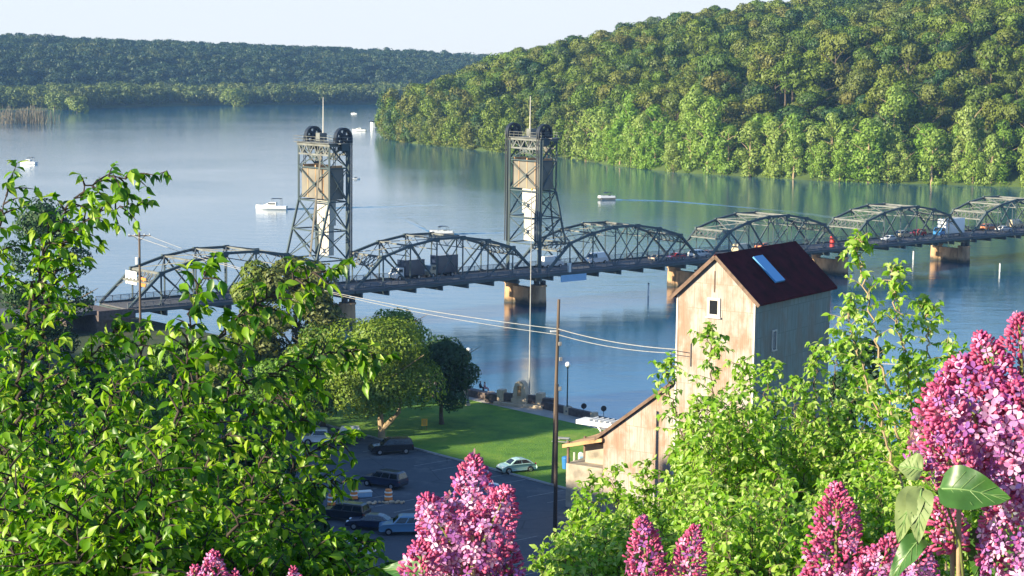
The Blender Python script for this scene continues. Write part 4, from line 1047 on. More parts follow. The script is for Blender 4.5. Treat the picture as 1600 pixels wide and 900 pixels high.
MB().box((0, 0, .74), (1.9, .8, .06)).build('top', M['kerb'], root)
for s in (-1, 1): MB().box((0, s*.75, .44), (1.9, .26, .05)).build('bench', M['kerb'], root)
for s in (-.7, .7):
    b = MB(); b.beam((s, -.7, 0), (s, .3, .72), .08); b.beam((s, .7, 0), (s, -.3, .72), .08); b.build('leg', M['kerb'], root)
def drum(px, py, lab, w_=.42, h_=1.15):
    q = at(px, py, 3.02); root = empty('traffic_drum', (q.x, q.y, 3.02), 0, label=lab, cat='traffic drum', group='orange traffic drums in the lot')
    b = MB(); b.tube([(0, 0, .06), (0, 0, h_*.5), (0, 0, h_)], [w_, w_*.9, w_*.75], 14); b.build('barrel', M['sign_orange'], root)
    MB().box((0, 0, .04), (w_*2.4, w_*2.4, .08)).build('foot', M['black'], root)
    for z in (.35, .7): b = MB(); b.tube([(0, 0, h_*z), (0, 0, h_*(z+.12))], [w_*.965, w_*.94], 14); b.build('band', M['white'], root)
drum(607, 782, 'orange drum by the navy car, right of the others'); drum(553, 780, 'orange drum peeking between leaves left of the navy car'); drum(518, 790, 'orange drum lowest of the three, nearly behind leaves')
b = MB(); r2 = random.Random(3)
for i in range(16): b.ball((i*.28+r2.uniform(-.1, .1), r2.uniform(-.3, .3)+i*.05, .12), (r2.uniform(.12, .24), r2.uniform(.12, .2), r2.uniform(.1, .18)), 7, 5)
q = at(565, 788, 3.02); o = b.build('edging_stones', M['stone']); o.location = q; tag(o, kind='stuff')
q = at(568, 776, 3.02); root = empty('ice_chest', (q.x, q.y, 3.02), R(20), label='pale blue low box lying in the lot by the orange drum', cat='box')
MB().box((0, 0, .25), (1.6, .8, .5), bev=.04).build('body', M['sign_blue'], root); MB().box((0, 0, .54), (1.66, .86, .08)).build('lid', M['white'], root)
# white channel post and small marker posts in the water
for px, py, h_ in ((1013, 462, 2.4), (1427, 405, 2), (1562, 425, 2.0), (1332, 440, 1.8)):
    q = at(px, py, 0); root = empty('channel_post', (q.x, q.y, 0), 0, label={1013: 'white post in the water left of the elevator roof', 1427: 'white post near the bridge left of the tan pier', 1562: 'white post in the water close to the right edge', 1332: 'white post in the water right of the dark red roof'}[px], cat='post', group='white posts in the river')
    MB().tube([(0, 0, -2), (0, 0, h_)], .16, 8).build('post', M['white'], root)
    MB().tube([(0, 0, h_-.05), (0, 0, h_+.2)], [.24, .1], 8).build('cap', M['steel'], root)

# ------------------------------------------------------------------ people on the seat wall
def seated(px, py, rz, shirt, lab):
    q = at(px, py, 3.06); z0 = 3.06+.9
    root = empty('person', (q.x, q.y, z0), rz, label=lab, cat='person', group='people sitting on the seat wall')
    me = bpy.data.meshes.new('body'); J = [(0, 0, .1), (0, .01, .3), (0, .02, .5), (0, .02, .62), (0, .03, .76),
        (.1, .05, .08), (.12, .48, .1), (.12, .5, -.34), (.12, .62, -.38), (-.1, .05, .08), (-.12, .48, .1), (-.12, .5, -.34), (-.12, .62, -.38),
        (.2, .02, .5), (.25, .08, .24), (.16, .3, .16), (-.2, .02, .5), (-.25, .08, .24), (-.16, .3, .16)]
    E_ = [(0, 1), (1, 2), (2, 3), (3, 4), (0, 5), (5, 6), (6, 7), (7, 8), (0, 9), (9, 10), (10, 11), (11, 12), (2, 13), (13, 14), (14, 15), (2, 16), (16, 17), (17, 18)]
    RR = [x*1.35 for x in (.15, .14, .15, .06, .1, .1, .075, .055, .05, .1, .075, .055, .05, .06, .05, .035, .06, .05, .035)]
    me.from_pydata(J, E_, []); o = bpy.data.objects.new('body', me); COL.objects.link(o); o.parent = root
    md = o.modifiers.new('s', 'SKIN'); sv = me.skin_vertices[0].data
    for i, r_ in enumerate(RR): sv[i].radius = (r_, r_*.85)
    sv[0].use_root = True; o.modifiers.new('ss', 'SUBSURF').levels = 1; me.materials.append(M[shirt])
    b = MB(); b.ball((0, .04, .8), (.085, .1, .115), 12, 8); b.ball((0, .145, .79), (.018, .025, .022), 6, 4); b.build('head', M['skin'], root, True)
    b = MB(); b.ball((0, .01, .84), (.1, .105, .1), 10, 7); b.build('hair', M['hair'], root, True)
seated(750, 617, R(-60), 'cloth_dark', 'person in dark clothes sitting on the seat wall, left of the pair')
seated(757, 618, R(-75), 'cloth_pink', 'person in a pink top sitting on the seat wall, right of the pair')

# ------------------------------------------------------------------ boats
def hull(b, L_, W_, H_, bow=.45):
    n = 9; rings = []
    for i in range(n):
        u = i/(n-1); x = -L_/2+L_*u; k = 1 if u < 1-bow else max(.02, 1-((u-(1-bow))/bow)**2); hh = H_*(1+.28*max(0, u-.4))
        rings.append([(x, -W_/2*k, hh), (x, -W_/2*k*.86, H_*.3), (x+.0, -W_/2*k*.3, -.3), (x, W_/2*k*.3, -.3), (x, W_/2*k*.86, H_*.3), (x, W_/2*k, hh)])
    vs = sum(rings, []); fs = []
    for i in range(n-1):
        for j in range(5): fs.append((i*6+j, (i+1)*6+j, (i+1)*6+j+1, i*6+j+1))
        fs.append((i*6+5, (i+1)*6+5, (i+1)*6, i*6))
    fs.append((0, 1, 2, 3, 4, 5)); b.add(vs, fs); return b
def cruiser(px, py, L_, rz, lab, cat='boat', canopy=True, cab='white_gloss', name='motor_cruiser'):
    q = at(px, py, 0); root = empty(name, (q.x, q.y, 0), rz, label=lab, cat=cat); k = L_/9.5
    hull(MB(), L_, 3.1*k, 1.15*k).build('hull', M['white_gloss'], root)
    b = MB(); b.prism([(-1.6*k, 1.1*k), (2.6*k, 1.2*k), (1.4*k, 1.75*k), (.3*k, 2.2*k), (-1.6*k, 2.2*k)], -1.15*k, 1.15*k); b.build('cabin', M[cab], root)
    for s in (-1, 1): MB().box((-.3*k, s*1.17*k, 1.75*k), (2.2*k, .04, .42*k)).build('side_window', M['window_dark'], root)
    b = MB(); b.beam((.45*k, 0, 2.12*k), (1.35*k, 0, 1.72*k), 2.0*k, .05); b.build('windscreen', M['window_dark'], root)
    if canopy:
        MB().box((-1.7*k, 0, 3.3*k), (3.0*k, 2.3*k, .12), bev=.03).build('canopy', M['black'], root)
        b = MB()
        for x in (-3.1, -.3):
            for y in (-1.05, 1.05): b.beam((x*k, y*k, 1.1*k), (x*k, y*k, 3.28*k), .07)
        b.build('canopy_frame', M['steel_pale'], root)
    b = MB()
    for x in (1.6, 2.6, 3.5, 4.2): b.beam((x*k, -(1.3-.28*(x-1.6))*k, 1.3*k), (x*k, -(1.3-.28*(x-1.6))*k, 1.9*k), .05)
    b.build('bow_rail', M['steel_pale'], root)
    return root
def pontoon(px, py, L_, rz, lab, bimini='black', panel='white_gloss', name='pontoon_boat'):
    q = at(px, py, 0); root = empty(name, (q.x, q.y, 0), rz, label=lab, cat='boat')
    for s in (-1, 1):
        b = MB(); b.tube([(-L_/2, s*.85, .25), (L_/2-.7, s*.85, .25), (L_/2, s*.85, .45)], [.33, .33, .05], 12); b.build('float', M['steel_pale'], root)
    MB().box((0, 0, .65), (L_, 2.5, .12)).build('deck', M['kerb'], root)
    for s in (-1, 1): MB().box((.1, s*1.2, 1.05), (L_-.5, .05, .66)).build('side_panel', M[panel], root)
    MB().box((L_/2-.4, 0, 1.05), (.05, 2.2, .66)).build('front_gate', M[panel], root)
    MB().box((-.9, 0, 1.1), (.8, .9, .8), bev=.05).build('helm', M['sign_orange' if bimini == 'none' else 'steel'], root)
    for x in (-L_/2+.5, L_/2-1.1): MB().box((x, .6, .95), (.9, 1.0, .5), bev=.05).build('seat', M['cream'], root)
    if True:
        b = MB()
        for i in range(8):
            a0, a1 = math.pi*i/8, math.pi*(i+1)/8
            b.beam((-.5+1.3*math.cos(a0), 0, 2.2+.3*math.sin(a0)), (-.5+1.3*math.cos(a1), 0, 2.2+.3*math.sin(a1)), 2.4, .06)
        b.build('bimini_top', M['black'], root)
        b = MB()
        for x in (-1.7, .7):
            for y in (-1.15, 1.15): b.beam((x, y, .7), (x, y, 2.25), .06)
        b.build('bimini_frame', M['steel'], root)
    return root
cruiser(424, 327, 9.6, R(176), 'white motor cruiser with dark canopy left of the left lift tower')
pontoon(690, 368, 6.2, R(195), 'grey pontoon boat with dark top passing behind the lift span')
pontoon(948, 312, 5.8, R(200), 'bright white pontoon boat on the water right of the right tower', 'black')
cruiser(44, 256, 8, R(160), 'pale boat near the left edge behind the leaves')
cruiser(556, 280, 3.2, R(10), 'tiny dark dinghy right of the left lift tower', canopy=False, cab='black', name='dinghy')
cruiser(561, 205, 9, R(170), 'white boat moored off the wooded point, left of the dark roof', canopy=False)
cruiser(553, 178, 5, R(170), 'tiny white boat far out between the far woods and the point', canopy=False)
q = at(578, 199, 0); root = empty('boathouse', (q.x, q.y, 0), R(20), label='small boathouse with dark flat roof beside the wooded point', cat='boathouse')
MB().box((4, 0, 1.8), (6, 5, 3.6)).build('wall', M['white'], root); MB().box((4, 0, 4.0), (8, 6.5, .5)).build('roof', M['black'], root); MB().box((4, -2.55, 1.6), (2.4, .1, 2.4)).build('door', M['window_dark'], root)
# wakes: low ridges of water
def wake(pts, w_, h_, lab, mat=None):
    P = [at(x, y, 0) for x, y in pts]; V = []; fs = []; n = 0
    Q = []
    for a, c in zip(P[:-1], P[1:]):
        for i in range(10): Q.append(a.lerp(c, i/10))
    Q.append(P[-1]); N_ = len(Q)
    for i, q in enumerate(Q):
        d = (Q[min(i+1, N_-1)]-Q[max(i-1, 0)]).normalized(); s = Vector((-d.y, d.x, 0)); u = i/(N_-1); ww = w_*(.35+1.2*u)*(1+.25*math.sin(i*1.7)); hh = h_*(1-u)*(.8+.3*math.sin(i*2.3))+.006
        for k, z in ((-1, .003), (-.45, hh), (.0, hh*.25), (.45, hh), (1, .003)): V.append(q+s*ww*k+Vector((0, 0, z)))
    for i in range(N_-1):
        for j in range(4): fs.append((i*5+j, i*5+5+j, i*5+6+j, i*5+1+j))
    b = MB(); b.add(V, fs); o = b.build('boat_wake', mat or WATER, None, True); tag(o, kind='structure')
FOAM = solid('wake_foam', (.10, .20, .27), .15, 0, .5, .12)
wake([(448, 327), (520, 325), (600, 323), (690, 320)], 1.6, .28, '', FOAM)
wake([(960, 312), (1040, 314), (1120, 320), (1220, 329), (1320, 342)], 1.6, .28, '', FOAM)
wake([(672, 362), (640, 345), (615, 332)], 1.2, .22, '')
wake([(706, 366), (760, 364), (830, 360)], 1.6, .22, '')
# ------------------------------------------------------------------ mid-distance trees
def mid_tree(px, pyb, pyt, rad_px, cols, lab, seed, n=7000, q=.5, base=.22, lobes=18, Y=None, name='tree', bark='bark', limbs=7, gz=3.0, group=None, trans=.25, fork=False, cat='tree'):
    if Y is None: p = at(px, pyb, gz)
    else: p = atY(px, pyb, Y); gz = ground_z(p.x, p.y); p.z = gz
    H = atY(px, pyt, p.y).z-gz; Rd = rad_px*p.y/F
    key = 'leaf_%d' % seed; M[key] = foliage(key, cols, trans, 'island', .5, .35)
    root = empty(name, (p.x, p.y, gz), 0, label=lab, cat=cat)
    if group: root['group'] = group
    if fork:
        b = MB(); b.tube([(0, 0, -.3), (0, 0, 1.0), (-.1, 0, 2.0), (-.3, .1, H*.6)], [.5, .4, .35, .12], 9); b.tube([(0, 0, 1.1), (.9, -.1, 2.0), (2.0, -.2, 3.2), (2.6, .2, H*.6)], [.36, .3, .24, .08], 8)
        for i in range(8):
            th = i*.8; b.tube([(-.2, 0, H*.3+i*.3), (math.cos(th)*Rd*.7, math.sin(th)*Rd*.7, H*.55+i*.4)], [.14, .03], 5)
        b.build('trunk', M['bark_pale'], root)
    else: trunk_mb(seed, H, Rd, base, limbs=limbs).build('trunk', M[bark], root)
    card_mesh('crown', crown_cards(seed, H, Rd, int(n*1.25), q*.9, lobes+12, base, 1.0, .22, (.17, .34), .3), M[key], root)
    return root
OL = [(.09, .15, .015), (.13, .19, .02), (.17, .21, .03)]
DK = [(.018, .055, .02), (.025, .075, .022), (.04, .09, .025)]
GR = [(.05, .13, .01), (.09, .19, .015), (.13, .25, .02)]
BR_ = [(.07, .11, .02), (.11, .13, .03), (.14, .15, .03)]
LG_ = [(.13, .22, .03), (.17, .27, .04), (.10, .2, .03)]
mid_tree(596, 686, 497, 128, [(.10, .18, .012), (.15, .23, .018), (.20, .27, .03)], 'broad olive-green tree with a pale forked trunk beside the black car', 501, 18000, .36, .26, 26, fork=True)
mid_tree(690, 664, 524, 74, DK, 'dark dense tree at the lawn edge just left of the lamp post', 502, 8000, .42, .12, 18)
mid_tree(612, 630, 480, 80, LG_, 'light yellow-green tree top behind the forked park tree', 503, 6000, .4, .15, 14)
mid_tree(462, 640, 392, 98, BR_, 'tall brownish-green cottonwood in front of the bridge left of the lift span', 504, 9500, .5, .12, 22)
mid_tree(400, 640, 402, 62, OL, 'olive-topped tree beside the tall cottonwood before the bridge', 505, 7000, .5, .12, 16)
mid_tree(505, 665, 505, 92, OL+GR, 'mixed brown and green tree between the cottonwood and the forked tree', 506, 7000, .45, .1, 18)
mid_tree(70, 600, 300, 95, DK, 'dark tall tree behind the left leaves by the bridge approach', 507, 8000, .5, .08, 18)
mid_tree(270, 640, 532, 70, GR, 'green bushy tree below the bridge deck near the left pole', 508, 7000, .45, .05, 16)
mid_tree(350, 660, 560, 60, BR_, 'brown-green bushy tree right of the left utility pole', 509, 6000, .45, .05, 16)
mid_tree(150, 660, 545, 80, DK+GR, 'dark bushy tree under the bridge abutment', 510, 7000, .45, .05, 16)
mid_tree(440, 690, 560, 84, GR, 'green tree standing left of the white pickup', 511, 6000, .42, .08, 16)
# slope trees below the viewpoint, filling the lower left
GSL = 'trees on the bluff below the viewpoint'
for i, (px, Y, pyt, rp, c, lab) in enumerate([
    (60, 120, 560, 150, DK, 'large dark tree on the bluff at the far left'), (250, 130, 600, 130, GR, 'green tree on the bluff under the left stems'),
    (390, 138, 640, 110, DK, 'dark tree on the bluff left of the parking lot'), (150, 85, 680, 190, DK, 'dark broad tree low on the bluff at lower left'),
    (360, 90, 730, 150, GR, 'green broad tree low on the bluff near the lower middle left'), (480, 120, 745, 70, DK, 'dark small tree at the left end of the parking lot'),
    (30, 55, 760, 220, GR, 'green tree top at the lower left corner'), (300, 60, 800, 200, DK, 'dark tree top along the bottom left'),
    (500, 75, 845, 90, DK, 'dark tree top below the parked black cars'), (620, 70, 872, 80, GR, 'green tree top behind the central lilac'),
    (900, 95, 842, 110, GR, 'green tree top right of the central lilac'), (1150, 80, 700, 230, GR, 'big green tree behind the bright right foliage'),
    (1450, 90, 560, 190, DK, 'dark green tree behind the right lilac'), (1340, 120, 520, 90, DK, 'dark tree beside the right wall of the elevator building')]):
    mid_tree(px, 700, pyt, rp, c, lab, 520+i, 9000, .24 if Y < 100 else .34, .1, 20, Y=Y, group=GSL)
# unseen trees added on the crest upstream to cast shadow stripes on the lawn
def shade_tree(x, y, H, Rd, seed, lab):
    z = ground_z(x, y); root = empty('unseen_shade_tree', (x, y, z), seed, label=lab, cat='tree', group='added shade trees on the crest beside the view')
    trunk_mb(seed, H, Rd, .25).build('trunk', M['bark'], root); card_mesh('crown', crown_cards(seed, H, Rd, 1500, 1.0, 12, .1), M['forest_obj'], root)
for i, (x, y, H) in enumerate([(-84, 92, 13), (-97, 106, 9), (-112, 122, 12), (-128, 140, 11), (-70, 76, 9), (-146, 160, 13), (-160, 178, 9), (-60, 60, 12), (-172, 196, 14)]):
    shade_tree(x, y, H*.78, 3.5, 700+i, 'added unseen tree on the bluff crest left of the view, for its shadow')

# ------------------------------------------------------------------ near leafy branches
def leaf_mesh(name, P, Dr, Nn, size, mat, parent, wid=.36, rs=None, curl=.2):
    """P base, Dr direction, Nn normal; folded pointed leaf, 8 triangles"""
    P, Dr, Nn = map(np.asarray, (P, Dr, Nn)); n = len(P); size = np.asarray(size)[:, None]
    Dr = Dr/np.linalg.norm(Dr, axis=1)[:, None]; X = np.cross(Dr, Nn); X /= np.linalg.norm(X, axis=1)[:, None]+1e-9; Z = np.cross(X, Dr)
    T = [(0, 0, 0), (-.75, .22, .35), (-1, .45, .45), (-.6, .72, .2), (0, 1.05, -.9), (.6, .72, .2), (1, .45, .45), (.75, .22, .35), (0, .4, 0), (0, .72, -.25)]
    V = np.empty((n, 10, 3))
    for i, (x, y, z) in enumerate(T): V[:, i] = P+size*(X*x*wid+Dr*y+Z*z*curl)
    fc = [(0, 8, 1), (1, 8, 2), (2, 8, 9), (2, 9, 3), (3, 9, 4), (0, 7, 8), (7, 6, 8), (6, 9, 8), (6, 5, 9), (5, 4, 9)]
    f = (np.arange(n)[:, None, None]*10+np.array(fc)[None]).reshape(-1)
    return np_mesh(name, V.reshape(-1, 3), f, np.full(n*len(fc), 3), mat, parent, smooth=True)
def spline(pts, n):
    pts = [Vector(p) for p in pts]; out = []; m_ = len(pts)-1
    for i in range(n+1):
        u = i/n*m_; k = min(int(u), m_-1); f = u-k; p0 = pts[max(k-1, 0)]; p1 = pts[k]; p2 = pts[k+1]; p3 = pts[min(k+2, m_)]
        out.append(.5*((2*p1)+(p2-p0)*f+(2*p0-5*p1+4*p2-p3)*f*f+(3*p1-p0-3*p2+p3)*f**3))
    return out
def leafy(name, stems, leaf, mat, bark, r0, seed, lab, cat, twig=.35, step=.09, u0=.25, root_pt=None, droop=.5, tw_r=.004, lv=.55, group=None, spread=.9, wid=.36):
    r = random.Random(seed); base = root_pt if root_pt is not None else Vector(stems[0][0])
    root = empty(name, base, 0, label=lab, cat=cat)
    if group: root['group'] = group
    b = MB(); P = []; Dr = []; Nn = []; Sz = []
    def put(p, d, s):
        side = Vector((r.gauss(0, 1), r.gauss(0, 1), r.gauss(0, .6))).normalized()
        dd = (d*.5+side*.8+Vector((0, 0, -droop*r.uniform(.2, 1.5)))).normalized()
        nn = Vector((r.gauss(-.25, .5), r.gauss(-.35, .5), 1.0+r.gauss(0, .45)))
        P.append(p-base); Dr.append(dd); Nn.append(nn); Sz.append(leaf*s*r.uniform(.6, 1.25))
    for st in stems:
        L_ = sum((Vector(st[i+1])-Vector(st[i])).length for i in range(len(st)-1)); n = max(6, int(L_/step)); pts = spline(st, n)
        pts = [p+Vector((r.gauss(0, 1), r.gauss(0, 1), r.gauss(0, 1)))*L_*.0018 for p in pts]
        b.tube([p-base for p in pts], [r0*L_/2.5*(1-.88*i/n) for i in range(n+1)], 6)
        for i in range(n+1):
            u = i/n
            if u < u0: continue
            d = (pts[min(i+1, n)]-pts[max(i-1, 0)]).normalized()
            if u > .93:
                for _ in range(3): put(pts[i], d, .8)
                continue
            th = i*2.4+r.uniform(-.5, .5); o_ = d.orthogonal().normalized(); q = d.cross(o_)
            sd = (o_*math.cos(th)+q*math.sin(th)); td = (d*.55+sd*spread+Vector((0, 0, .15))).normalized()
            tl = twig*(1.25-u*.85)*r.uniform(.5, 1.15); m_ = max(2, int(tl/(leaf*lv)))
            tp = [pts[i]+td*tl*k/m_+Vector((0, 0, -droop*.25*tl*(k/m_)**2)) for k in range(m_+1)]
            b.tube([p-base for p in tp], [tw_r*(1.4-k/m_) for k in range(m_+1)], 4, False)
            for k in range(1, m_+1):
                put(tp[k], td, 1.0); put(tp[k], td, .85)
                if k == m_: put(tp[k], td, 1.0)
    b.build('branch', M[bark], root, True)
    leaf_mesh('foliage', P, Dr, Nn, Sz, M[mat], root, wid)
    return len(P)
M['leaf_left'] = foliage('leaf_left', [(.02, .09, .004), (.05, .16, .006), (.11, .26, .008), (.21, .38, .015), (.40, .52, .07)], .5, gloss=.028, rough=.4)
M['leaf_right'] = foliage('leaf_right', [(.09, .23, .01), (.17, .35, .015), (.26, .45, .03), (.37, .52, .09), (.48, .56, .20)], .5, gloss=.04, rough=.45)
def PX(L_, Y): return [atY(x, y, Y+(dz[0] if dz else 0)) for x, y, *dz in L_]
def rooted(L_, Y, gx=None):
    pts = PX(L_, Y); p0 = pts[0]; g = Vector((gx if gx is not None else p0.x, p0.y, 0)); g.z = ground_z(g.x, g.y)-.05
    return [g]+pts
N_ = 0
Y1 = 8.2
S1 = [rooted([(40, 1000), (40, 800), (28, 640), (50, 470), (85, 360), (150, 285), (262, 268)], Y1, -2.0),
      rooted([(38, 980), (0, 700), (-12, 520), (-5, 380), (25, 250)], Y1, -2.0),
      rooted([(42, 990), (60, 620), (80, 450), (130, 350), (235, 312)], Y1+.4, -2.0),
      rooted([(38, 1000), (30, 760), (80, 620), (160, 540), (190, 500)], Y1+.6, -2.0),
      rooted([(40, 1000), (-20, 800), (-60, 600), (-60, 400), (-30, 300)], Y1+.3, -2.0),
      rooted([(45, 1000), (90, 800), (150, 680), (190, 570)], Y1-.2, -2.0)]
N_ += leafy('leafy_sapling', S1, .060, 'leaf_left', 'bark_dark', .0085, 11, 'tall leafy sapling at the left edge with arching bright green shoots', 'tree', .22, .045, .3, S1[0][0], wid=.25, droop=.85)
S2 = [rooted([(175, 1000), (215, 850), (262, 720), (290, 590), (300, 480), (340, 392)], 7.6, -1.55),
      rooted([(178, 1000), (255, 735), (320, 560), (410, 470), (545, 408)], 7.7, -1.55),
      rooted([(175, 1000), (235, 800), (330, 650), (430, 580), (530, 550), (610, 556)], 7.9, -1.55),
      rooted([(180, 1000), (300, 760), (400, 640), (500, 600)], 8.2, -1.55),
      rooted([(175, 1000), (170, 800), (200, 640), (230, 500)], 8.4, -1.55)]
N_ += leafy('leafy_sapling', S2, .064, 'leaf_left', 'bark_dark', .0085, 12, 'dark-stemmed sapling in the middle of the left foliage, its tip before the bridge', 'tree', .2, .045, .34, S2[0][0], wid=.25, droop=.85)
S3 = [rooted([(300, 1000), (350, 860), (400, 740), (440, 670), (500, 650)], 9.0, -1.25),
      rooted([(305, 1000), (370, 900), (440, 800), (490, 755), (555, 752)], 9.2, -1.25),
      rooted([(300, 1000), (290, 850), (305, 720), (330, 610)], 9.4, -1.25),
      rooted([(300, 1000), (370, 860), (430, 760), (500, 700), (560, 676)], 9.3, -1.25),
      rooted([(305, 1000), (400, 940), (480, 890), (560, 868)], 9.1, -1.25),
      rooted([(360, 1000), (300, 880), (270, 760), (280, 660)], 9.6, -1.25)]
N_ += leafy('leafy_sapling', S3, .062, 'leaf_left', 'bark_dark', .0085, 13, 'lower leafy sapling beside the parking lot, dark upright stem', 'tree', .2, .05, .3, S3[0][0], wid=.25, droop=.85)
rg = random.Random(4)
for j, (x0, x1, yt0, yt1, Y, lab) in enumerate([(-60, 230, 520, 660, 11.5, 'dense leafy bush at the far left behind the saplings'), (160, 440, 590, 740, 12.0, 'dense leafy bush in the middle left behind the saplings'), (-40, 300, 620, 800, 7.2, 'low leafy bush at the bottom left corner'), (280, 580, 800, 890, 8.0, 'low leafy bush along the bottom left of the central lilac')]):
    xm = (x0+x1)/2; gx = (xm-800)/F*Y; ss = []
    for k in range(30):
        xt = rg.uniform(x0, x1); yt = rg.uniform(yt0, yt1)+abs(xt-xm)*.15; ss.append(rooted([(xm+(xt-xm)*.35, 1000), (xm+(xt-xm)*.75, (1000+yt)/2), (xt, yt)], Y+rg.uniform(-.6, .6), gx))
    N_ += leafy('leafy_bush', ss, .055, 'leaf_left', 'bark_dark', .007, 20+j, lab, 'bush', .3, .085, .15, ss[0][0], wid=.27, droop=.8)
# right: pale-stemmed bright green young trees
RT = [([(925, 742), (960, 727), (1010, 718), (1055, 705), (985, 770), (1070, 660), (905, 775), (900, 800), (890, 830), (850, 850), (930, 820)], 1010, 20, 'bright green bushy tree below the elevator annex'),
      ([(1045, 560), (1110, 510), (1160, 560), (1200, 565), (1095, 620), (1085, 660), (1140, 640), (1190, 640)], 1130, 19, 'bright green tree whose tips stand before the elevator gable'),
      ([(1240, 590), (1275, 540), (1305, 535), (1335, 570), (1215, 620), (1260, 640), (1310, 640), (1355, 600), (1290, 700)], 1260, 21, 'bright green tree before the shaded side of the elevator'),
      ([(1345, 372), (1400, 420), (1450, 470), (1480, 540), (1500, 600), (1420, 560), (1330, 470)], 1470, 17, 'tall open pale-stemmed shoots reaching over the water right of the roof'),
      ([(1380, 620), (1420, 640), (1470, 620), (1350, 680), (1400, 700), (1480, 700), (1560, 700), (1530, 640)], 1430, 18.5, 'bright green bush left of the big right lilac')]
for j, (tips, xr, Y, lab) in enumerate(RT):
    gx = (xr-800)/F*Y; ss = []
    for (xt, yt) in tips:
        Yt = rg.uniform(-.8, .8)
        ss.append(rooted([(xr+(xt-xr)*.25, 960), (xr+(xt-xr)*.62, yt+(960-yt)*.45), (xt+(xt-xr)*.02, yt+40), (xt, yt)], Y+Yt, gx))
    if j != 3:
        for k in range(80):
            a = rg.choice(tips); c = rg.choice(tips); f = rg.random(); xt = a[0]*f+c[0]*(1-f)+rg.uniform(-40, 40); yt = max(a[1], c[1])+rg.uniform(20, 230)
            ss.append(rooted([(xr+(xt-xr)*.3, 960), (xr+(xt-xr)*.7, yt+(960-yt)*.4), (xt, yt)], Y+rg.uniform(-1.2, 1.2), gx))
    N_ += leafy('young_tree', ss, .076, 'leaf_right', 'bark_pale' if j == 3 else 'bark', .005, 40+j, lab, 'tree', .34, .105, .38 if j == 3 else .3, ss[0][0], tw_r=.0035, spread=.8, group=None, wid=.28, droop=.8)
for j, (x0, x1, yt0, yt1, Y, lab) in enumerate([(840, 1080, 800, 880, 14, 'low bright bush along the bottom right of the central lilac'), (1050, 1300, 740, 860, 13, 'low bright bush in the lower middle right'), (1250, 1480, 720, 830, 14, 'low bright bush under the right lilac spikes')]):
    xm = (x0+x1)/2; gx = (xm-800)/F*Y; ss = []
    for k in range(44):
        xt = rg.uniform(x0, x1); yt = rg.uniform(yt0, yt1); ss.append(rooted([(xm+(xt-xm)*.4, 1000), (xm+(xt-xm)*.8, (1000+yt)/2), (xt, yt)], Y+rg.uniform(-.8, .8), gx))
    N_ += leafy('leafy_bush', ss, .058, 'leaf_right', 'bark', .006, 60+j, lab, 'bush', .26, .09, .15, ss[0][0], wid=.28, droop=.8, tw_r=.003)
print('near leaves', N_)

# ------------------------------------------------------------------ lilacs
def petal_mat(name, cols, trans=.3): return foliage(name, cols, trans, 'island')
M['lilac_open'] = petal_mat('lilac_open', [(.46, .18, .46), (.62, .28, .54), (.74, .42, .64), (.46, .26, .62), (.86, .60, .75)])
M['lilac_mid'] = petal_mat('lilac_mid', [(.30, .08, .34), (.42, .13, .42), (.28, .11, .46), (.56, .20, .44)])
M['lilac_bud'] = petal_mat('lilac_bud', [(.38, .04, .13), (.52, .08, .20), (.62, .14, .27), (.42, .06, .24)], .15)
M['lilac_stem'] = solid('lilac_stem', (.16, .18, .05), .7, 0, .2, 20)
M['lilac_leaf'] = solid('lilac_leaf', (.04, .11, .02), .4, 0, .3, 25); M['lilac_leaf_pale'] = solid('lilac_leaf_pale', (.15, .20, .07), .6, 0, .25, 20)
M['vein'] = solid('vein', (.13, .22, .07), .5)
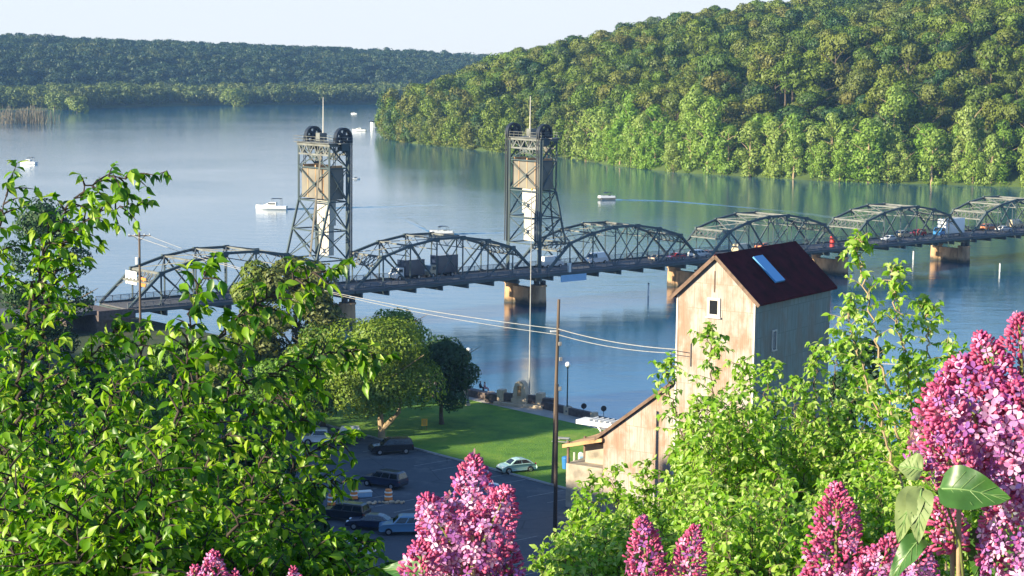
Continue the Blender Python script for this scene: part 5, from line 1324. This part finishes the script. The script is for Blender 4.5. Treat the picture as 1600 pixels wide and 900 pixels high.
def panicle(parent, base_w, A, B, rad, openf, seed, dens=1.0, mat_open='lilac_open', fl=.0068):
    """flower spike from A to B (world) with open florets low down and buds to the tip"""
    r = np.random.default_rng(seed); A, B = Vector(A), Vector(B); ax = B-A; L_ = ax.length; ax.normalize(); o_ = ax.orthogonal().normalized(); q_ = ax.cross(o_)
    o_, q_, a_, A_ = map(np.array, (o_, q_, ax, A-Vector(base_w)))
    V = []; Fc = []; MI = []; nv = 0
    n = int(dens*L_*rad*2*math.pi/(fl*1.75)**2*1.5)
    # stem with lobed side clusters
    lob = r.uniform(0, 6.28, 9)
    for i in range(n):
        u = (i+r.random())/n; th = i*2.39996+r.uniform(-.3, .3)
        R_ = rad*(math.sin(math.pi*min(1, (u*.86+.12)))**.75)*(1-.28*u)
        R_ *= 1+.20*math.sin(3*th+lob[int(u*8)])*math.cos(7*u+lob[0])
        inner = r.random() < .22
        rr_ = R_*(r.uniform(.45, .8) if inner else r.uniform(.86, 1.12))
        d = o_*math.cos(th)+q_*math.sin(th); p = A_+a_*(u*L_)+d*rr_
        nn = d+a_*(.15+.7*u)+r.normal(size=3)*.28; nn /= np.linalg.norm(nn)
        t1 = np.cross(nn, r.normal(size=3)); t1 /= np.linalg.norm(t1); t2 = np.cross(nn, t1)
        if r.random() < openf*(1.25-u*1.1)+.05*(openf > 0):
            s = fl*r.uniform(.8, 1.25); mi = 0 if r.random() < .65 else 1
            cup = r.uniform(-.1, .5)
            # tube
            for k in range(4):
                a = k*math.pi/2; e = t1*math.cos(a)+t2*math.sin(a); f = np.cross(nn, e)
                pts = [p+e*s*.1, p+e*s*.55-f*s*.34+nn*s*cup*.35, p+e*s*1.0-f*s*.30+nn*s*cup, p+e*s*1.28+nn*s*(cup*.9), p+e*s*1.0+f*s*.30+nn*s*cup, p+e*s*.55+f*s*.34+nn*s*cup*.35]
                V += pts; Fc.append((nv, nv+1, nv+2, nv+3)); Fc.append((nv, nv+3, nv+4, nv+5)); MI += [mi, mi]; nv += 6
            pts = [p-nn*s*1.6+t1*s*.12, p-nn*s*1.6-t1*s*.12, p+t2*s*.16, p-t2*s*.16]
            V += pts; Fc.append((nv, nv+2, nv+1)); Fc.append((nv, nv+1, nv+3)); MI += [1, 1]; nv += 4
        else:   # bud: elongated four-sided drop
            s = fl*r.uniform(.7, 1.1)*(1.05-.35*u); h = s*1.9
            ring = [(0, .18), (.45, .34), (.8, .52), (1.05, .34)]
            for hz_, w_ in ring:
                for k in range(5):
                    a = k*2*math.pi/5; V.append(p-nn*h*.4+nn*h*hz_+(t1*math.cos(a)+t2*math.sin(a))*s*w_)
            V.append(p-nn*h*.4+nn*h*1.16)
            for j in range(3):
                for k in range(5): k2 = (k+1) % 5; Fc.append((nv+j*5+k, nv+j*5+k2, nv+j*5+5+k2, nv+j*5+5+k)); MI.append(2)
            for k in range(5): Fc.append((nv+15+k, nv+15+(k+1) % 5, nv+20)); MI.append(2)
            nv += 21
    flat_f = np.array([i for f in Fc for i in f]); ln = np.array([len(f) for f in Fc])
    np_mesh('flower_cluster', np.array(V), flat_f, ln, [M[mat_open], M['lilac_mid'], M['lilac_bud']], parent, matidx=MI)
    b = MB(); b.tube([A-Vector(base_w)-ax*.02, B-Vector(base_w)-ax*L_*.05], [.0035, .0015], 6); b.build('flower_stalk', M['lilac_stem'], parent)
def lilac_leaf(parent, base_w, P, tip, wid, mat='lilac_leaf', up_=Vector((-.3, -.8, .5))):
    P, tip = Vector(P), Vector(tip); d = tip-P; L_ = d.length; d.normalize(); x = d.cross(up_).normalized(); z = x.cross(d)
    b = MB(); NX, NY = 9, 14; O = P-Vector(base_w)
    prof = lambda v: (math.sin(math.pi*min(1, v**.62*1.0))**.8)*(1-.25*v) if 0 < v < 1 else 0
    vs = []
    for j in range(NY+1):
        v = j/NY; hw = wid/2*prof(v)*1.12
        for i in range(NX):
            s = (i/(NX-1)*2-1); fold = abs(s)*hw*.35; bend = -L_*.26*v*v+L_*.05*math.sin(v*5+s); rip = .0022*math.sin(v*17+s*3)*abs(s)
            back = L_*.06*abs(s)*(1-v)*(v < .25)
            vs.append(O+d*(v*L_-back)+x*(s*hw)+z*(fold+bend+rip))
    fs = [(j*NX+i, j*NX+i+1, (j+1)*NX+i+1, (j+1)*NX+i) for j in range(NY) for i in range(NX-1)]
    b.add(vs, fs); lf = b.build('leaf', M[mat], parent, True)
    b = MB(); mid = [O+d*(j/NY*L_)+z*(-L_*.26*(j/NY)**2+L_*.05*math.sin(j/NY*5)+.0004) for j in range(NY+1)]
    b.tube(mid, [.0016*(1-j/NY*.8) for j in range(NY+1)], 5)
    for j in range(2, NY-2, 2):
        for sg in (-1, 1):
            v2 = min(.97, (j+3)/NY); hw = wid/2*prof(v2)*1.0; e = O+d*(v2*L_)+x*(sg*hw*.85)+z*(hw*.35*.85-L_*.26*v2*v2+L_*.05*math.sin(v2*5+sg*.85)+.0006)
            b.tube([mid[j], mid[j].lerp(e, .5)+z*.0002, e], [.0007, .0005, .0003], 4)
    b.build('vein', M['vein'], lf)
def bush(lab, rx, Y, stems):
    gx = (rx-800)/F*Y; g = Vector((gx, Y, ground_z(gx, Y)-.02)); root = empty('lilac_bush', g, 0, label=lab, cat='lilac'); b = MB()
    for s in stems:
        p = spline([g, g.lerp(s, .5)+Vector((.03, .05, -.05)), s-Vector((0, 0, .04)), s-Vector((0, 0, .01))], 14); b.tube([q-g for q in p], [.007*(1-.75*i/14) for i in range(15)], 7)
    b.build('branch', M['bark_pale'], root, True); return root, g
def spikes(root, g, L_):
    for i, (xa, ya, xb, yb, Y, dY, rp, op, sd) in enumerate(L_):
        A = atY(xa, ya, Y); B = atY(xb, yb, Y+dY); panicle(root, g, A, B, 1.08*rp*Y/F, op, sd, fl=.0082 if op > .85 else .0068)
Yc = 2.75
SP = [(735, 850, 742, 712, Yc+.04, 0, 40, .75, 1), (722, 878, 662, 776, Yc, -.02, 42, .8, 2), (740, 880, 795, 762, Yc-.02, .0, 42, .55, 3),
      (725, 945, 730, 830, Yc+.02, .02, 66, .6, 4), (665, 960, 655, 845, Yc-.03, 0, 38, .15, 5), (775, 960, 800, 850, Yc+.02, 0, 36, .4, 6)]
root, g = bush('purple-pink lilac bush in the bottom centre with upright flower clusters', 735, Yc, [atY(s[0], s[1]+15, s[4]) for s in SP if s[1] > 700]); spikes(root, g, SP)
lilac_leaf(root, g, atY(700, 900, Yc+.08), atY(590, 880, Yc+.1), .05); lilac_leaf(root, g, atY(760, 905, Yc+.1), atY(850, 930, Yc+.06), .05)
Yr = 2.45
SP = [(1545, 740, 1500, 560, Yr+.05, .02, 100, .95, 11), (1570, 640, 1530, 520, Yr+.06, 0, 34, .1, 12), (1600, 640, 1592, 492, Yr+.05, 0, 38, .12, 13), (1620, 780, 1580, 600, Yr+.02, 0, 80, .9, 14),
      (1490, 660, 1462, 612, Yr, 0, 30, .05, 15), (1500, 750, 1452, 668, Yr-.02, 0, 40, .15, 16), (1610, 920, 1570, 760, Yr, 0, 70, .7, 17), (1490, 860, 1468, 780, Yr+.02, 0, 28, .2, 18), (1500, 700, 1475, 590, Yr+.1, 0, 40, .5, 22)]
root, g = bush('big pale pink lilac bush at the right edge with wide open florets', 1600, Yr, [atY(s[0], s[1]+15, s[4]) for s in SP if s[1] > 700]); spikes(root, g, SP)
lilac_leaf(root, g, atY(1472, 764, Yr-.08), atY(1574, 770, Yr-.12), .057)
lilac_leaf(root, g, atY(1440, 735, Yr-.06), atY(1402, 725, Yr-.05), .036, 'lilac_leaf_pale'); lilac_leaf(root, g, atY(1432, 765, Yr-.06), atY(1398, 845, Yr-.08), .034, 'lilac_leaf_pale')
lilac_leaf(root, g, atY(1440, 765, Yr-.06), atY(1432, 842, Yr-.1), .034, 'lilac_leaf_pale'); lilac_leaf(root, g, atY(1550, 830, Yr+.05), atY(1520, 905, Yr+.04), .05)
lilac_leaf(root, g, atY(1440, 840, Yr-.02), atY(1385, 905, Yr-.05), .03); lilac_leaf(root, g, atY(1560, 540, Yr+.12), atY(1535, 590, Yr+.12), .04)
b = MB(); b.tube([atY(1408, 735, Yr-.05)-g, atY(1445, 750, Yr-.06)-g, atY(1478, 785, Yr-.04)-g, atY(1500, 850, Yr-.03)-g, atY(1510, 950, Yr-.02)-g], [.0012, .0014, .0018, .002, .0022], 7); b.build('leaf_stalk', M['lilac_stem'], root, True)
Yd = 2.9
SP = [(1305, 930, 1308, 756, Yd, 0, 44, .12, 31), (1345, 950, 1400, 835, Yd-.05, 0, 34, .5, 32), (1270, 960, 1262, 890, Yd, 0, 30, .5, 34), (1420, 960, 1440, 850, Yd-.05, 0, 40, .8, 33)]
root, g = bush('deep magenta lilac bush left of the big right one, one tall spike', 1330, Yd, [atY(s[0], s[1]+15, s[4]) for s in SP if s[1] > 700]); spikes(root, g, SP)
Ye = 3.2
SP = [(1015, 940, 1003, 808, Ye, 0, 30, .25, 41), (1060, 950, 1087, 822, Ye, 0, 28, .3, 42)]
root, g = bush('small lilac bush with two pink spikes at the bottom, right of centre', 1035, Ye, [atY(s[0], s[1]+15, s[4]) for s in SP if s[1] > 700]); spikes(root, g, SP)
SP = [(328, 950, 335, 862, Ye+.2, 0, 24, .5, 51), (300, 950, 305, 885, Ye+.2, 0, 16, .4, 52), (458, 945, 458, 886, Ye+.2, 0, 12, .5, 53), (366, 955, 368, 892, Ye+.2, 0, 14, .5, 54)]
root, g = bush('small lilac bush whose pink tips peek up at the bottom left', 360, Ye+.2, [atY(s[0], s[1]+15, s[4]) for s in SP if s[1] > 700]); spikes(root, g, SP)
